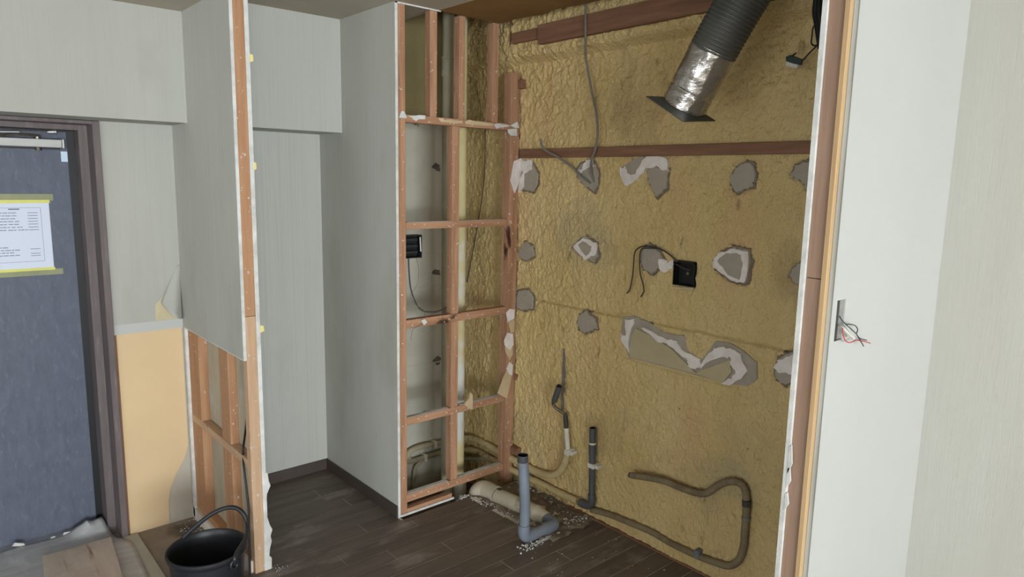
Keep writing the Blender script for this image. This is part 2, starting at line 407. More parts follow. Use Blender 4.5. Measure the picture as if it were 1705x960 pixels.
# foam wall with step, recesses under the plaster dabs
ZC = lambda x, y, s, a, b: (s+x/a, b+y/a)
A_ = lambda *p: [(840+x/3.2, 230+y/3.2) for x, y in p]
B_ = lambda *p: [(1040+x/3.2, 230+y/3.2) for x, y in p]
C_ = lambda *p: [(840+x/3.2, 480+y/3.2) for x, y in p]
D_ = lambda *p: [(1020+x/4, 480+y/4) for x, y in p]
DABS = [
 # label, dab outline, [(material, outline)...]
 ('grey plaster dab with curled white paper against the tall right-hand post of the stud frame', A_((70,262),(92,180),(112,122),(152,132),(188,190),(182,250),(156,292),(100,282)),
   [('paper_torn', A_((28,112),(58,106),(66,150),(52,190),(54,246),(30,246))), ('paper_torn', A_((62,160),(88,120),(146,116),(152,166),(112,192),(104,262),(70,300),(58,292),(84,228),(108,180),(88,166)))]),
 ('grey plaster dab below the batten that two grey cables run into', A_((372,172),(402,132),(470,108),(506,170),(504,240),(482,296),(440,266),(392,218)),
   [('paper_torn', A_((376,166),(418,168),(440,112),(472,108),(480,150),(432,166),(404,192)))]),
 ('grey plaster dab with a wide two-lobed strip of torn white paper, below the batten', A_((755,175),(790,138),(882,160),(872,270),(812,326),(775,250)),
   [('adhesive', A_((622,160),(700,110),(752,98),(748,140),(690,200),(650,215))), ('paper_torn', A_((618,156),(652,150),(662,192),(702,190),(742,120),(762,94),(868,97),(886,176),(850,168),(820,148),(762,162),(722,208),(662,256),(640,246),(626,190)))]),
 ('plain pointed grey plaster dab right of the foil duct, below the batten', B_((556,215),(590,150),(650,118),(692,132),(710,190),(692,262),(592,302),(562,252)), []),
 ('grey plaster dab half hidden by the wing wall, just below the batten', B_((878,190),(910,138),(960,116),(1010,112),(1050,180),(1040,300),(986,312),(940,230),(902,216)), []),
 ('small plain grey plaster dab beside the frame post, level with the junction box', A_((74,600),(112,543),(152,570),(167,630),(120,657),(80,642)), []),
 ('small grey plaster dab with a ring of white paper left of the hanging wires', A_((358,582),(430,512),(497,558),(508,630),(482,667),(400,622)),
   [('paper_torn', A_((372,576),(424,528),(496,558),(496,612),(436,646),(376,592))), ('adhesive', A_((396,566),(424,548),(472,574),(466,602),(440,628)))]),
 ('grey plaster dab with crumpled paper touching the black junction box', B_((78,600),(130,556),(192,598),(218,650),(192,692),(150,732),(100,702),(80,660)),
   [('paper_torn', B_((184,652),(208,634),(232,656),(266,648),(264,690),(214,716),(186,690)))]),
 ('large rounded grey plaster dab outlined in white paper, right of the junction box', B_((468,660),(500,608),(580,568),(666,588),(682,660),(656,784),(560,764),(478,700)),
   [('paper_torn', B_((472,656),(504,612),(570,588),(668,606),(650,770),(590,764),(540,730),(480,690))), ('adhesive', B_((500,652),(548,610),(624,618),(636,680),(618,754),(560,726)))]),
 ('narrow sliver of grey plaster dab at the wing wall edge, level with the junction box', B_((872,730),(900,680),(950,652),(1010,670),(1000,790),(945,792),(900,762)), []),
 ('plain grey plaster dab touching the frame post, at the left end of the long crack', A_((52,850),(76,806),(130,798),(162,850),(156,912),(110,922),(64,912)), []),
 ('plain rounded grey plaster dab hanging just under the long crack', C_((383,180),(400,130),(440,113),(492,160),(502,220),(430,242),(394,222)), []),
 ('very large elongated plaster dab with a jagged white torn edge, under the crack', D_((108,458),(58,310),(68,188),(142,184),(250,228),(352,298),(482,318),(502,418),(592,470),(650,398),(690,348),(772,358),(862,408),(957,490),(962,602),(900,652),(740,628)),
   [('adhesive_tan', D_((120,452),(130,330),(160,262),(300,330),(400,400),(500,500),(560,560),(700,500),(790,470),(800,560),(740,620))),
    ('paper_torn', D_((95,200),(155,206),(140,250),(114,330),(122,436),(70,350),(58,300),(95,310))),
    ('paper_torn', D_((200,256),(300,300),(380,344),(432,340),(470,408),(590,470),(596,510),(560,536),(512,520),(510,480),(450,430),(390,374),(310,348))),
    ('paper_torn', D_((590,512),(650,430),(700,388),(800,400),(860,432),(906,550),(870,600),(800,640),(735,626),(800,590),(830,545),(795,500),(800,460),(740,452),(640,490),(600,532)))]),
 ('round grey plaster dab with white paper face at the wing wall, below the crack', D_((1068,540),(1100,458),(1170,418),(1215,412),(1265,470),(1262,590),(1210,622),(1150,657),(1084,612)),
   [('paper_torn', D_((1075,530),(1110,470),(1210,438),(1250,480),(1245,560),(1210,574),(1120,560)))]),
]
def poly_yz(pts):
    return np.array([(at(px, py, 'x', XW)[1], at(px, py, 'x', XW)[2]) for px, py in pts])
def inside_poly(Y, Z, P):
    r = np.zeros(Y.shape, bool)
    n = len(P)
    for i in range(n):
        y0, z0 = P[i]; y1, z1 = P[(i+1) % n]
        c = ((z0 > Z) != (z1 > Z))
        with np.errstate(divide='ignore', invalid='ignore'):
            r ^= c & (Y < (y1-y0)*(Z-z0)/(z1-z0+1e-12)+y0)
    return r
def vnoise(Y, Z, s, seed):
    g = np.random.default_rng(seed).random((512, 512))
    y, z = Y*s+100, Z*s+100
    iy, iz = np.floor(y).astype(int), np.floor(z).astype(int)
    fy, fz = y-iy, z-iz
    fy, fz = fy*fy*(3-2*fy), fz*fz*(3-2*fz)
    G = lambda a, b: g[a % 512, b % 512]
    return (G(iy, iz)*(1-fy)+G(iy+1, iz)*fy)*(1-fz)+(G(iy, iz+1)*(1-fy)+G(iy+1, iz+1)*fy)*fz-0.5
FY0, FY1, FZ0, FZ1, ST = 0.80, YC+0.03, -0.2, 2.86, 0.0042
ys = np.arange(FY0, FY1+ST, ST); zs = np.arange(FZ0, FZ1+ST, ST)
Yg, Zg = np.meshgrid(ys, zs, indexing='ij')
wob = vnoise(Yg, Zg, 9, 1)*0.02
disp = vnoise(Yg, Zg, 3, 2)*0.012 + vnoise(Yg+wob, Zg*0.7, 30, 3)*0.006 + vnoise(Yg+wob, Zg*0.72, 64, 4)*0.009 + vnoise(Yg+wob*0.5, Zg*0.75, 108, 5)*0.0075
coarse = 1+0.5*np.clip((Zg-1.8)/0.4, 0, 1)
Xg = XW - disp*coarse
stepz = 2.212+vnoise(Yg, Zg, 7, 8)*0.02
Xg -= 0.06*np.clip((Zg-stepz)/0.03, 0, 1)
for lab, P, subs in DABS:
    pz = poly_yz(P)
    ctr = pz.mean(0)
    m = inside_poly(Yg, Zg, ctr+(pz-ctr)*1.10)
    Xg[m] = np.maximum(Xg[m], XW+0.006)
# the joint in the foam, a shallow groove running level along the wall
crk = np.abs(Zg-(1.032+0.01*vnoise(Yg, Yg*0, 5, 11))) < 0.0042
Xg[crk & (Yg < 2.6) & (Zg > 0.9)] += 0.022
n0, n1 = Yg.shape
idx = np.arange(n0*n1).reshape(n0, n1)
fq = np.stack([idx[:-1, :-1], idx[:-1, 1:], idx[1:, 1:], idx[1:, :-1]], -1).reshape(-1, 4)
fm = bpy.data.meshes.new('wall_kitchen')
V = np.stack([Xg, Yg, Zg], -1).reshape(-1, 3)
fm.vertices.add(len(V)); fm.vertices.foreach_set('co', V.astype(np.float32).ravel())
fm.loops.add(fq.size); fm.loops.foreach_set('vertex_index', fq.ravel().astype(np.int32))
fm.polygons.add(len(fq)); fm.polygons.foreach_set('loop_start', np.arange(0, fq.size, 4, dtype=np.int32)); fm.polygons.foreach_set('loop_total', np.full(len(fq), 4, np.int32))
fm.polygons.foreach_set('use_smooth', np.ones(len(fq), bool))
fm.update(); fm.validate()
fm.materials.append(MT['foam'])
wk = bpy.data.objects.new('wall_kitchen', fm); col.objects.link(wk); struct(wk)
bx(XW+0.03, XW+0.15, 0.74, YC+0.1, -0.3, 2.9).build('concrete_backing', 'concrete', wk)

# shaft concrete wall with board-joint ribs
ws = bx(XA+0.0125, XW+0.03, YC, YC+0.1, -0.3, 2.9).build('wall_shaft', 'concrete'); struct(ws)
for z in (1.043, 0.60, 1.62, 2.05):
    bx(XA+0.02, 2.40, YC-0.003, YC, z-0.003, z+0.003).build('formwork_ridge', 'concrete', ws)
# dark form-tie plugs in the concrete
for px, py in ((727, 278), (727, 453), (728, 600), (703, 690)):
    c = at(px, py, 'y', YC)
    r = 0.026
    pts = [(c[0]+r*(1+0.35*math.sin(3*q+px))*math.cos(q), YC, c[2]+r*(0.8+0.3*math.cos(2*q+py))*math.sin(q)) for q in [2*math.pi*i/12 for i in range(12)]]
    MB().prism(pts, (0, -0.002, 0)).build('tie_plug', mat('tie_plug', srgb(86, 86, 80), srgb(112, 108, 98), 40, rough=0.9), ws)

struct(bx(XA+0.0125, 2.36, YC-0.03, YC, 1.955, 2.86).build('wall_shaft_beam', 'concrete_upper'))
# alcove
was = bx(XA, XA+0.012, YF-0.004, YB, 0, CE).build('wall_alcove_side', 'wallpaper_alcove'); struct(was)
bx(XA-0.0005, XA+0.0125, YF-0.006, YF-0.004, 0, CE).build('board_edge', 'plaster', was)
struct(bx(XP3-0.01, XA+0.012, YB, YB+0.1, 0, CE).build('wall_alcove_back', 'wallpaper_alcove'))
struct(bx(XP3, XA, 3.247, YB, 1.858, CE).build('wall_alcove_upper', 'wallpaper_alcove'))
struct(bx(XP3, XA-0.007, YB-0.007, YB, 0, 0.062).build('baseboard_back', 'baseboard', bevel=0.0015))
struct(bx(XA-0.007, XA, YF-0.004, YB, 0, 0.062).build('baseboard_side', 'baseboard', bevel=0.0015))

# ceilings
CT = 0.03
ce = MB()
ce.box(LX, 1.92, WIN_Y, 2.42, CE, CE+CT)
ce.box(XP0, 1.92, 2.42, YB+0.1, CE, CE+CT)
ce.box(1.92, XW+0.1, WIN_Y, 0.85, CE, CE+CT)
struct(ce.build('ceiling', 'ceiling', loc=(0, 0, 0)))
struct(bx(LX, XP0, 2.42, YB+0.1, 2.32, 2.35).build('ceiling_entry', 'ceiling'))
# bare brown ceiling board over the kitchen with a sagging ragged edge along the wall
pts = [(1.92, 2.15), (1.92, YF-0.002), (2.285, YF-0.002)]
yy = YF-0.06
while yy > 1.78:
    pts.append((2.288+0.012*math.sin(yy*21)+0.008*random.random(), yy)); yy -= 0.05
pts += [(2.20, 1.75), (1.92, 1.75)]
pts = [(1.92, 1.75)] + pts[1:-1]
struct(MB().prism([(x, y, CE-0.001) for x, y in pts], (0, 0, 0.012)).build('ceiling_board', 'ceiling_brown'))
struct(bx(XA-0.3, XW+0.1, 0.7, YC+0.1, 2.86, 2.95).build('ceiling_slab', 'concrete'))
struct(bx(1.55, 1.62, 0.7, YC+0.1, CE+CT, 2.87).build('wall_void', 'concrete'))
struct(bx(1.55, XW+0.1, 0.68, 0.74, CE+CT, 2.87).build('wall_void_end', 'concrete'))
struct(bx(1.685, 1.93, YF-0.006, YF-0.002, CE-0.006, CE).build('trim_2', 'plaster'))

# wing wall at the right of the kitchen, stripped to its end stud
YW = 0.746
ww = empty('wall_wing', (1.68, 0.78, 0), 'structure')
bx(1.672, XW, 0.811, 0.823, 0, CE).build('plasterboard', 'plaster', ww)
bx(1.681, 1.712, 0.7715, 0.811, 0, 1.415).build('stud', 'wing_wood', ww, bevel=0.001)
bx(1.681, 1.712, 0.7715, 0.811, 1.4165, CE).build('stud', 'wing_wood', ww, bevel=0.001)
bx(1.676, 1.708, 0.7585, 0.7712, 0, CE).build('furring_strip', 'wing_strip', ww, bevel=0.001)
# front board with the switch opening
SX0, SX1, SZ0, SZ1 = 1.722, 1.770, 1.258, 1.362
fb = MB()
ed = 1.693
fb.box(ed, SX0, YW, YW+0.0115, 0, CE); fb.box(SX1, XW, YW, YW+0.0115, 0, CE)
fb.box(SX0, SX1, YW, YW+0.0115, 0, SZ0); fb.box(SX0, SX1, YW, YW+0.0115, SZ1, CE)
fb.build('plasterboard_front', 'wallpaper_white', ww)
# curled wallpaper edge
cv = []
N_ = 60
for i in range(N_+1):
    z = CE*i/N_
    d = 0.004+0.004*noise.noise((z*6, 0, 0))+0.0015*math.sin(z*9)
    cv += [(ed+0.006, YW-0.0006, z), (ed-d*0.6, YW-0.001-d*0.35, z), (ed-d*0.6, YW-0.0004-d*0.35, z), (ed+0.006, YW, z)]
fs = []
for i in range(N_):
    for q in range(3):
        fs.append((i*4+q, i*4+q+1, i*4+q+5, i*4+q+4))
MB().add(cv, fs, True).build('wallpaper_edge', 'wallpaper_white', ww)
for z0, h in ((0.86, 0.06), (0.90, 0.08), (0.80, 0.05)):
    MB().prism([(1.671, 0.812, z0), (1.671, 0.802, z0+h*0.4), (1.671, 0.807, z0+h), (1.671, 0.813, z0+h*0.9)], (0.006, 0, 0)).build('plaster_crumble', 'plaster', ww)
struct(bx(XW, XW+0.1, WIN_Y, YW+0.005, -0.01, CE).build('wall_right', 'wallpaper_right'))

# partition between entrance and alcove
wp = empty('wall_partition', ((XP0+XP3)/2, (YP+YB)/2, 0), 'structure')
bx(XP0, XP1, YP+0.002, YB, 0.918, 2.325).build('plasterboard', 'wallpaper_alcove', wp)
bx(XP0-0.0004, XP1, YP-0.001, YP+0.002, 0.916, 2.325).build('board_edge', 'plaster', wp)
bx(XP0-0.0006, XP1, YP, YB-0.01, 0.914, 0.918).build('board_edge', 'plaster', wp)
bx(XP2, XP3, YP+0.004, YB, 0.0, CE).build('plasterboard_rear', 'plaster_back', wp)
bx(XP2, XP3, YP-0.001, YP+0.004, 0.13, CE).build('board_edge', 'plaster', wp)
bx(XP3, XP3+0.0008, YP+0.002, YB, 0.3, CE).build('wallpaper', 'wallpaper_alcove', wp)
bx(XP1, XP2, YP, YP+0.042, ZE, 1.09).build('stud', 'pine_z', wp, bevel=0.0015)
bx(XP1, XP2, YP, YP+0.042, 1.0915, CE).build('stud', 'stud_tan_z', wp, bevel=0.0015)
bx(XP1+0.001, XP2, 3.322, 3.474, ZE, 2.32).build('stud', 'stud_tan_z', wp, bevel=0.0015)
bx(XP1+0.006, XP2, 2.945, 3.055, ZE, 2.32).build('stud', 'stud_tan_z', wp, bevel=0.0015)
bx(XP1, XP2-0.002, YP+0.042, YB-0.01, 0.452, 0.487).build('rail', 'pine_y', wp, bevel=0.0015)
bx(XP1, XP2, YP+0.042, YB-0.01, -0.02, 0.022).build('rail', 'stud_tan_y', wp, bevel=0.0015)
bx(XP0-0.004, XP1, YP+0.02, YP+0.10, ZE, 0.05).build('floor_block', 'plywood', wp, bevel=0.003)
bx(XP0, XP1+0.003, YB-0.03, YB-0.006, ZE+0.01, 0.914).build('board_edge', 'plaster', wp)
edge_px = [(438, 785), (446, 787), (448, 800), (451, 808), (445, 822), (443, 850), (446, 862), (450, 874), (454, 881), (451, 892), (453, 900), (450, 913), (449, 925), (453, 928), (453, 946), (447, 950), (441, 950)]
MB().prism([at(px, py, 'y', YP-0.003) for px, py in edge_px], (0, 0.012, 0)).build('broken_plaster', 'plaster', wp, bevel=0.002)
for z, s in ((2.06, 1), (1.02, 1.2), (1.66, 0.7)):
    MB().prism([(XP3, YP-0.004, z), (XP3+0.012*s, YP-0.005, z+0.006), (XP3+0.010*s, YP-0.005, z+0.028), (XP3, YP-0.004, z+0.03)], (0, 0.004, 0)).build('yellow_scrap', 'sponge_yellow', wp)

# entrance wall, bulkhead, orange backing board
we = MB()
we.box(0.664, XP0, YB, YB+0.1, ZE-0.05, 2.33)
we = struct(we.build('wall_entry', 'board_grey'))
bx(0.664, XP0, YB-0.004, YB, 0.957, 1.90).build('wallpaper', 'wallpaper', we)
bx(0.664, XP0, YB-0.0022, YB, 0.912, 0.957).build('bare_plaster_band', 'wallpaper_white', we)
# orange board, its lower right corner worn to grey
orp = [(0.672, ZE), (0.845, ZE+0.004), (0.848, 0.06), (0.858, 0.12), (0.895, 0.20), (0.93, 0.26), (0.9505, 0.32), (0.9505, 0.912), (0.672, 0.912)]
MB().prism([(x, YB-0.003, z) for x, z in orp], (0, 0.003, 0)).build('backing_board', 'orange', we)
bx(0.661, 0.672, YB-0.0035, YB, ZE, 0.912).build('board_edge', 'dark_wood_z', we)
# loose wallpaper flap by the corner
fv = []
nu, nv = 12, 14
for i in range(nu+1):
    for j in range(nv+1):
        u, v = i/nu, j/nv            # u: 0 at the corner edge, 1 at the loose edge
        wdt = 0.012+0.098*v**1.2
        x = XP0-0.003-wdt*u
        z = 1.215-v*(0.255-0.085*u*u)
        lift = 0.004*v+0.062*v**1.3*math.sin(math.pi*(0.12+0.8*u))**1.5*(0.4+0.6*v)
        fv.append((x+0.02*v*v*u*u, YB-0.0043-lift, z))
ff = [(i*(nv+1)+j, i*(nv+1)+j+1, (i+1)*(nv+1)+j+1, (i+1)*(nv+1)+j) for i in range(nu) for j in range(nv)]
o = MB().add(fv, ff, True).build('wallpaper_flap', 'wallpaper', we)
md = o.modifiers.new('thick', 'SOLIDIFY'); md.thickness = 0.0003
MB().prism([(0.838, YB-0.0042, 0.960), (0.954, YB-0.0042, 0.957), (0.954, YB-0.0042, 1.20), (0.935, YB-0.0042, 1.18), (0.895, YB-0.0042, 1.09), (0.842, YB-0.0042, 1.035)], (0, 0.0004, 0)).build('bare_paper', 'bare_paper', we)
struct(bx(LX, XP0, 3.262, YB+0.1, 1.859, 2.33).build('wall_entry_upper', 'wallpaper'))

# entrance door
DFX0, DFX1 = -0.30, 0.661
DY1, DY2, DY3 = 3.478, 3.60, 3.715
DTOP = 1.857
HZ = at(115, 216, 'y', DY2)[2]          # underside of the inner head
HF = at(115, 204.5, 'y', DY1)[2]        # underside of the outer head
d1 = empty('door_1', (0.2, DY3, ZE), 'structure')
fr = MB()
fr.box(0.634, DFX1, DY1, DY2, ZE-0.02, DTOP).box(0.600, DFX1, DY2, DY3+0.03, ZE-0.02, DTOP)
fr.build('jamb', 'frame_door', d1, bevel=0.001)
fr = MB()
fr.box(DFX0-0.06, DFX0-0.033, DY1, DY2, ZE-0.02, DTOP).box(DFX0-0.06, DFX0, DY2, DY3+0.03, ZE-0.02, DTOP)
fr.build('jamb', 'frame_door', d1, bevel=0.001)
fr = MB()
fr.box(DFX0-0.033, 0.634, DY1, DY2, HF, DTOP).box(DFX0, 0.600, DY2, DY3+0.03, HZ, DTOP)
fr.build('head_jamb', 'frame_door', d1, bevel=0.001)
LT = HZ-0.006
bx(0.572, 0.600, DY3-0.004, DY3+0.02, ZE, HZ).build('door_seal', 'black', d1)
bx(DFX0, 0.572, DY3-0.006, DY3+0.02, LT, HZ).build('door_seal', 'black', d1)
bx(DFX0, 0.600, DY3-0.05, DY3+0.03, ZE-0.02, ZE+0.012).build('sill', 'silver', d1, bevel=0.002)
leaf = bx(DFX0+0.005, 0.572, DY3, DY3+0.04, ZE+0.012, LT).build('door_leaf', 'door', d1)
cb0, cb1 = at(90, 245.5, 'y', DY3-0.058)[2], at(90, 232, 'y', DY3-0.058)[2]
cx1 = at(103, 240, 'y', DY3-0.058)[0]
bx(-0.14, cx1, DY3-0.058, DY3-0.012, cb0, cb1).build('closer_body', 'closer', leaf, bevel=0.002)
bx(cx1, cx1+0.011, DY3-0.060, DY3-0.010, cb0-0.004, cb1+0.004).build('closer_cap', 'alu', leaf, bevel=0.003)
cxp = at(64, 250, 'y', DY3-0.035)[0]
MB().tube([(cxp, DY3-0.035, cb1), (cxp, DY3-0.035, cb1+0.012)], 0.012).build('closer_pivot', 'steel', leaf)
MB().tube([(cxp, DY3-0.035, cb0), (cxp, DY3-0.035, cb0-0.014)], [0.011, 0.013]).build('closer_pivot', 'steel', leaf)
bx(-0.14, cx1, DY3-0.012, DY3, cb0-0.008, cb1+0.005).build('closer_plate', 'black', leaf)
ca = lambda px, py, y: at(px, py, 'y', y)
MB().tube([ca(66, 226, DY3-0.04), ca(45, 224.5, DY3-0.06), ca(15, 223, DY3-0.08), ca(0, 226, DY3-0.09), ca(-40, 228, DY3-0.11)], 0.0045, 10).build('closer_arm', 'steel', leaf)
MB().tube([ca(-50, 218.5, DY3-0.065), ca(32, 219.5, DY3-0.06)], 0.0055, 10).build('closer_rod', 'silver', d1)
MB().tube([ca(30, 219.5, DY3-0.06), ca(80, 219.5, DY3-0.055)], 0.0026, 8).build('closer_rod', 'silver', d1)
MB().tube([ca(78, 219.5, DY3-0.055), ca(81, 219.5, DY3-0.055), ca(90, 219.5, DY3-0.054), ca(90.5, 219.5, DY3-0.054), ca(93, 219.5, DY3-0.054)], [0.003, 0.007, 0.0085, 0.012, 0.012], 12).build('rod_end', 'silver', d1)

# rest of the room behind the camera
wl = MB()
LY0, LY1 = -1.7, 1.2
wl.box(LX-0.1, LX, WIN_Y-0.1, LY0, -0.3, CE+0.1).box(LX-0.1, LX, LY1, 3.9, -0.3, CE+0.1)
wl.box(LX-0.1, LX, LY0, LY1, -0.3, 0.15).box(LX-0.1, LX, LY0, LY1, 2.1, CE+0.1)
struct(wl.build('wall_left', 'room_wall', loc=(0, 0, 0)))
w2 = empty('window_2', (LX-0.05, (LY0+LY1)/2, 0.15), 'structure')
for nm, b in (('window_frame', (LY0, LY0+0.04, 0.15, 2.1)), ('window_frame', (LY1-0.04, LY1, 0.15, 2.1)), ('window_frame', (LY0, LY1, 0.15, 0.19)), ('window_frame', (LY0, LY1, 2.06, 2.1)), ('mullion', (-0.28, -0.22, 0.15, 2.1))):
    bx(LX-0.08, LX-0.03, b[0], b[1], b[2], b[3]).build(nm, 'alu', w2)
bx(LX-0.057, LX-0.053, LY0+0.04, -0.28, 0.19, 2.06).build('pane', 'glass', w2)
bx(LX-0.057, LX-0.053, -0.22, LY1-0.04, 0.19, 2.06).build('pane', 'glass', w2)

struct(bx(LX, DFX0-0.06, YB, YB+0.1, ZE-0.05, 2.33).build('wall_entry_left', 'wallpaper'))
struct(bx(LX, 0.70, 3.80, 3.9, -0.3, 2.0).build('wall_corridor', 'concrete'))
wb = MB()
WX0, WX1, WZ0, WZ1 = -3.3, 0.7, 0.10, 2.10
wb.box(LX, WX0, WIN_Y-0.1, WIN_Y, -0.01, CE).box(WX1, XW+0.1, WIN_Y-0.1, WIN_Y, -0.01, CE)
wb.box(WX0, WX1, WIN_Y-0.1, WIN_Y, -0.01, WZ0).box(WX0, WX1, WIN_Y-0.1, WIN_Y, WZ1, CE)
struct(wb.build('wall_window', 'room_wall', loc=(0, 0, 0)))
w1 = empty('window_1', ((WX0+WX1)/2, WIN_Y-0.05, WZ0), 'structure')
for nm, b in (('window_frame', (WX0, WX0+0.04, WZ0, WZ1)), ('window_frame', (WX1-0.04, WX1, WZ0, WZ1)), ('window_frame', (WX0, WX1, WZ0, WZ0+0.04)), ('window_frame', (WX0, WX1, WZ1-0.04, WZ1)), ('mullion', (-1.325, -1.275, WZ0, WZ1))):
    bx(b[0], b[1], WIN_Y-0.08, WIN_Y-0.03, b[2], b[3]).build(nm, 'alu', w1)
bx(WX0+0.04, -1.325, WIN_Y-0.057, WIN_Y-0.053, WZ0+0.04, WZ1-0.04).build('pane', 'glass', w1)
bx(-1.275, WX1-0.04, WIN_Y-0.057, WIN_Y-0.053, WZ0+0.04, WZ1-0.04).build('pane', 'glass', w1)
# floor-edge strip along the foam wall
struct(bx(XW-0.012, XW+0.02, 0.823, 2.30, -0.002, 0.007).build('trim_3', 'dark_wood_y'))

# ================================================================== STUD FRAME
sf = thing('stud_frame', 'open reddish timber stud frame of uprights and cross rails left of the yellow wall', 'stud frame', (2.05, YF, 0))
FD = YF+0.036
bx(1.699, 1.740, YF, FD, 0.0, CE-0.002).build('stud', 'wood_z', sf, bevel=0.0015)
MIDX = 2.003, 2.045
for z0, z1 in ((0.102, 0.457), (0.493, 0.937), (0.977, 1.405), (1.437, 1.890)):
    bx(MIDX[0], MIDX[1], YF+0.001, FD+0.01, z0, z1).build('stud', 'wood_z', sf, bevel=0.0015)
for x0, x1 in ((1.876, 1.915), (2.041, 2.077), (2.246, 2.284)):
    bx(x0, x1, YF+0.003, FD+0.01, 1.924, CE-0.002).build('stud', 'wood_z', sf, bevel=0.0015)
bx(2.358, 2.416, YF-0.012, FD+0.012, -0.02, 2.176).build('post', 'wood_z', sf, bevel=0.0015)
for z0, z1, xe in ((1.890, 1.924, 2.358), (1.405, 1.437, 2.358), (0.937, 0.977, 2.358), (0.457, 0.493, 2.358), (0.063, 0.102, 2.358)):
    bx(1.740, xe, YF, FD, z0, z1).build('rail', 'wood_x', sf, bevel=0.0015)
bx(1.740, 2.012, YF, FD, 0.0, 0.030).build('sole_plate', 'wood_x', sf, bevel=0.0015)
# tops of rails white with dust-like plaster residue, plaster lumps on the upper rail
def lump(name, m, parent, pts_px, plane, val, th, n=None):
    P = [at(px, py, plane, val) for px, py in pts_px]
    d = {'x': (-th, 0, 0), 'y': (0, -th, 0), 'z': (0, 0, th)}[plane]
    return MB().prism(P, d).build(name, m, parent, bevel=min(0.001, abs(th)*0.3))
G_ = lambda *p: [(660+x/8.12, 180+y/8.12) for x, y in p]
lump('plaster_lump', 'plaster', sf, G_((30,120),(62,40),(95,40),(135,120),(125,138),(30,132)), 'y', YF-0.001, 0.006)
lump('plaster_lump', 'paper_tan', sf, G_((560,140),(620,130),(650,160),(720,150),(800,165),(890,170),(895,205),(800,208),(680,195),(600,185)), 'y', YF-0.001, 0.003)
lump('plaster_lump', 'paper_tan', sf, G_((925,180),(980,155),(1060,175),(1150,185),(1230,195),(1310,205),(1300,240),(1200,238),(1050,225),(930,215)), 'y', YF-0.001, 0.003)
lump('plaster_lump', 'plaster', sf, G_((1310,220),(1360,205),(1500,225),(1540,245),(1400,262),(1350,278)), 'y', YF-0.001, 0.005)
lump('plaster_lump', 'plaster', sf, G_((1530,235),(1625,180),(1650,270),(1590,268)), 'y', YF-0.013, 0.008)
lump('plaster_lump', 'plaster', sf, G_((1500,285),(1620,275),(1625,378),(1540,372),(1505,330)), 'y', YF-0.013, 0.006)
lump('plaster_lump', 'plaster', sf, G_((150,105),(260,100),(300,92),(395,98),(385,150),(300,150),(260,180),(230,140)), 'y', YF-0.001, 0.002)
H_ = lambda *p: [(640+x/3, 280+y/3) for x, y in p]
lump('torn_paper', 'paper_torn', sf, H_((606,720),(625,700),(650,705),(646,750),(615,768)), 'y', YF-0.013, 0.005)
lump('torn_paper', 'paper_tan', sf, H_((618,768),(648,752),(648,815),(630,822)), 'y', YF-0.013, 0.003)
lump('torn_paper', 'paper_torn', sf, H_((596,860),(612,820),(640,825),(643,880),(625,910),(600,885)), 'y', YF-0.013, 0.005)
lump('torn_paper', 'paper_tan', sf, H_((600,890),(640,895),(640,930),(625,958),(605,920)), 'y', YF-0.013, 0.003)
K_ = lambda *p: [(640+x/2.825, 580+y/2.825) for x, y in p]
lump('torn_paper', 'paper_tan', sf, K_((530,210),(560,130),(578,92),(600,120),(575,235)), 'y', YF-0.013, 0.004)
lump('torn_paper', 'paper_torn', sf, K_((572,95),(585,62),(602,75),(598,125),(585,120)), 'y', YF-0.013, 0.007)
lump('torn_paper', 'paper_tan', sf, K_((370,262),(395,230),(400,205),(410,215),(410,285),(395,280)), 'y', YF-0.002, 0.012)
lump('torn_paper', 'paper_torn', sf, [(855, 268), (868, 262), (872, 282), (856, 322), (849, 300)], 'y', YF-0.013, 0.006)
# residue along the top faces of the rails
for z, x0, x1 in ((0.102, 1.745, 1.99), (0.102, 2.05, 2.35), (0.493, 1.745, 1.99), (0.493, 2.06, 2.35), (1.437, 1.75, 2.35)):
    bx(x0, x1, YF+0.006, FD-0.003, z, z+0.0015).build('dust_layer', 'plaster', sf)
bx(1.697, 2.02, YF-0.012, YF, 0, 0.012).build('plaster_skirt', 'plaster', sf, bevel=0.004)

for zr_ in (1.421, 0.957, 0.475, 0.082, 1.907):
    for xr_ in (1.79, 1.86, 1.99, 2.025, 2.11, 2.19, 2.30):
        x_ = xr_+random.uniform(-.02, .02); z_ = zr_+random.uniform(-.008, .008)
        MB().tube([(x_, YF+0.0005, z_), (x_, YF-0.0015, z_)], 0.0032, 8).build('nail_head', 'clip', sf)
for zz in [0.2+0.23*i for i in range(9)]:
    for x_ in (1.72, 2.385):
        z_ = zz+random.uniform(-.04, .04)
        y_ = YF if x_ < 2 else YF-0.012
        MB().tube([(x_+random.uniform(-.008, .008), y_+0.0005, z_), (x_, y_-0.0015, z_)], 0.003, 8).build('nail_head', 'clip', sf)
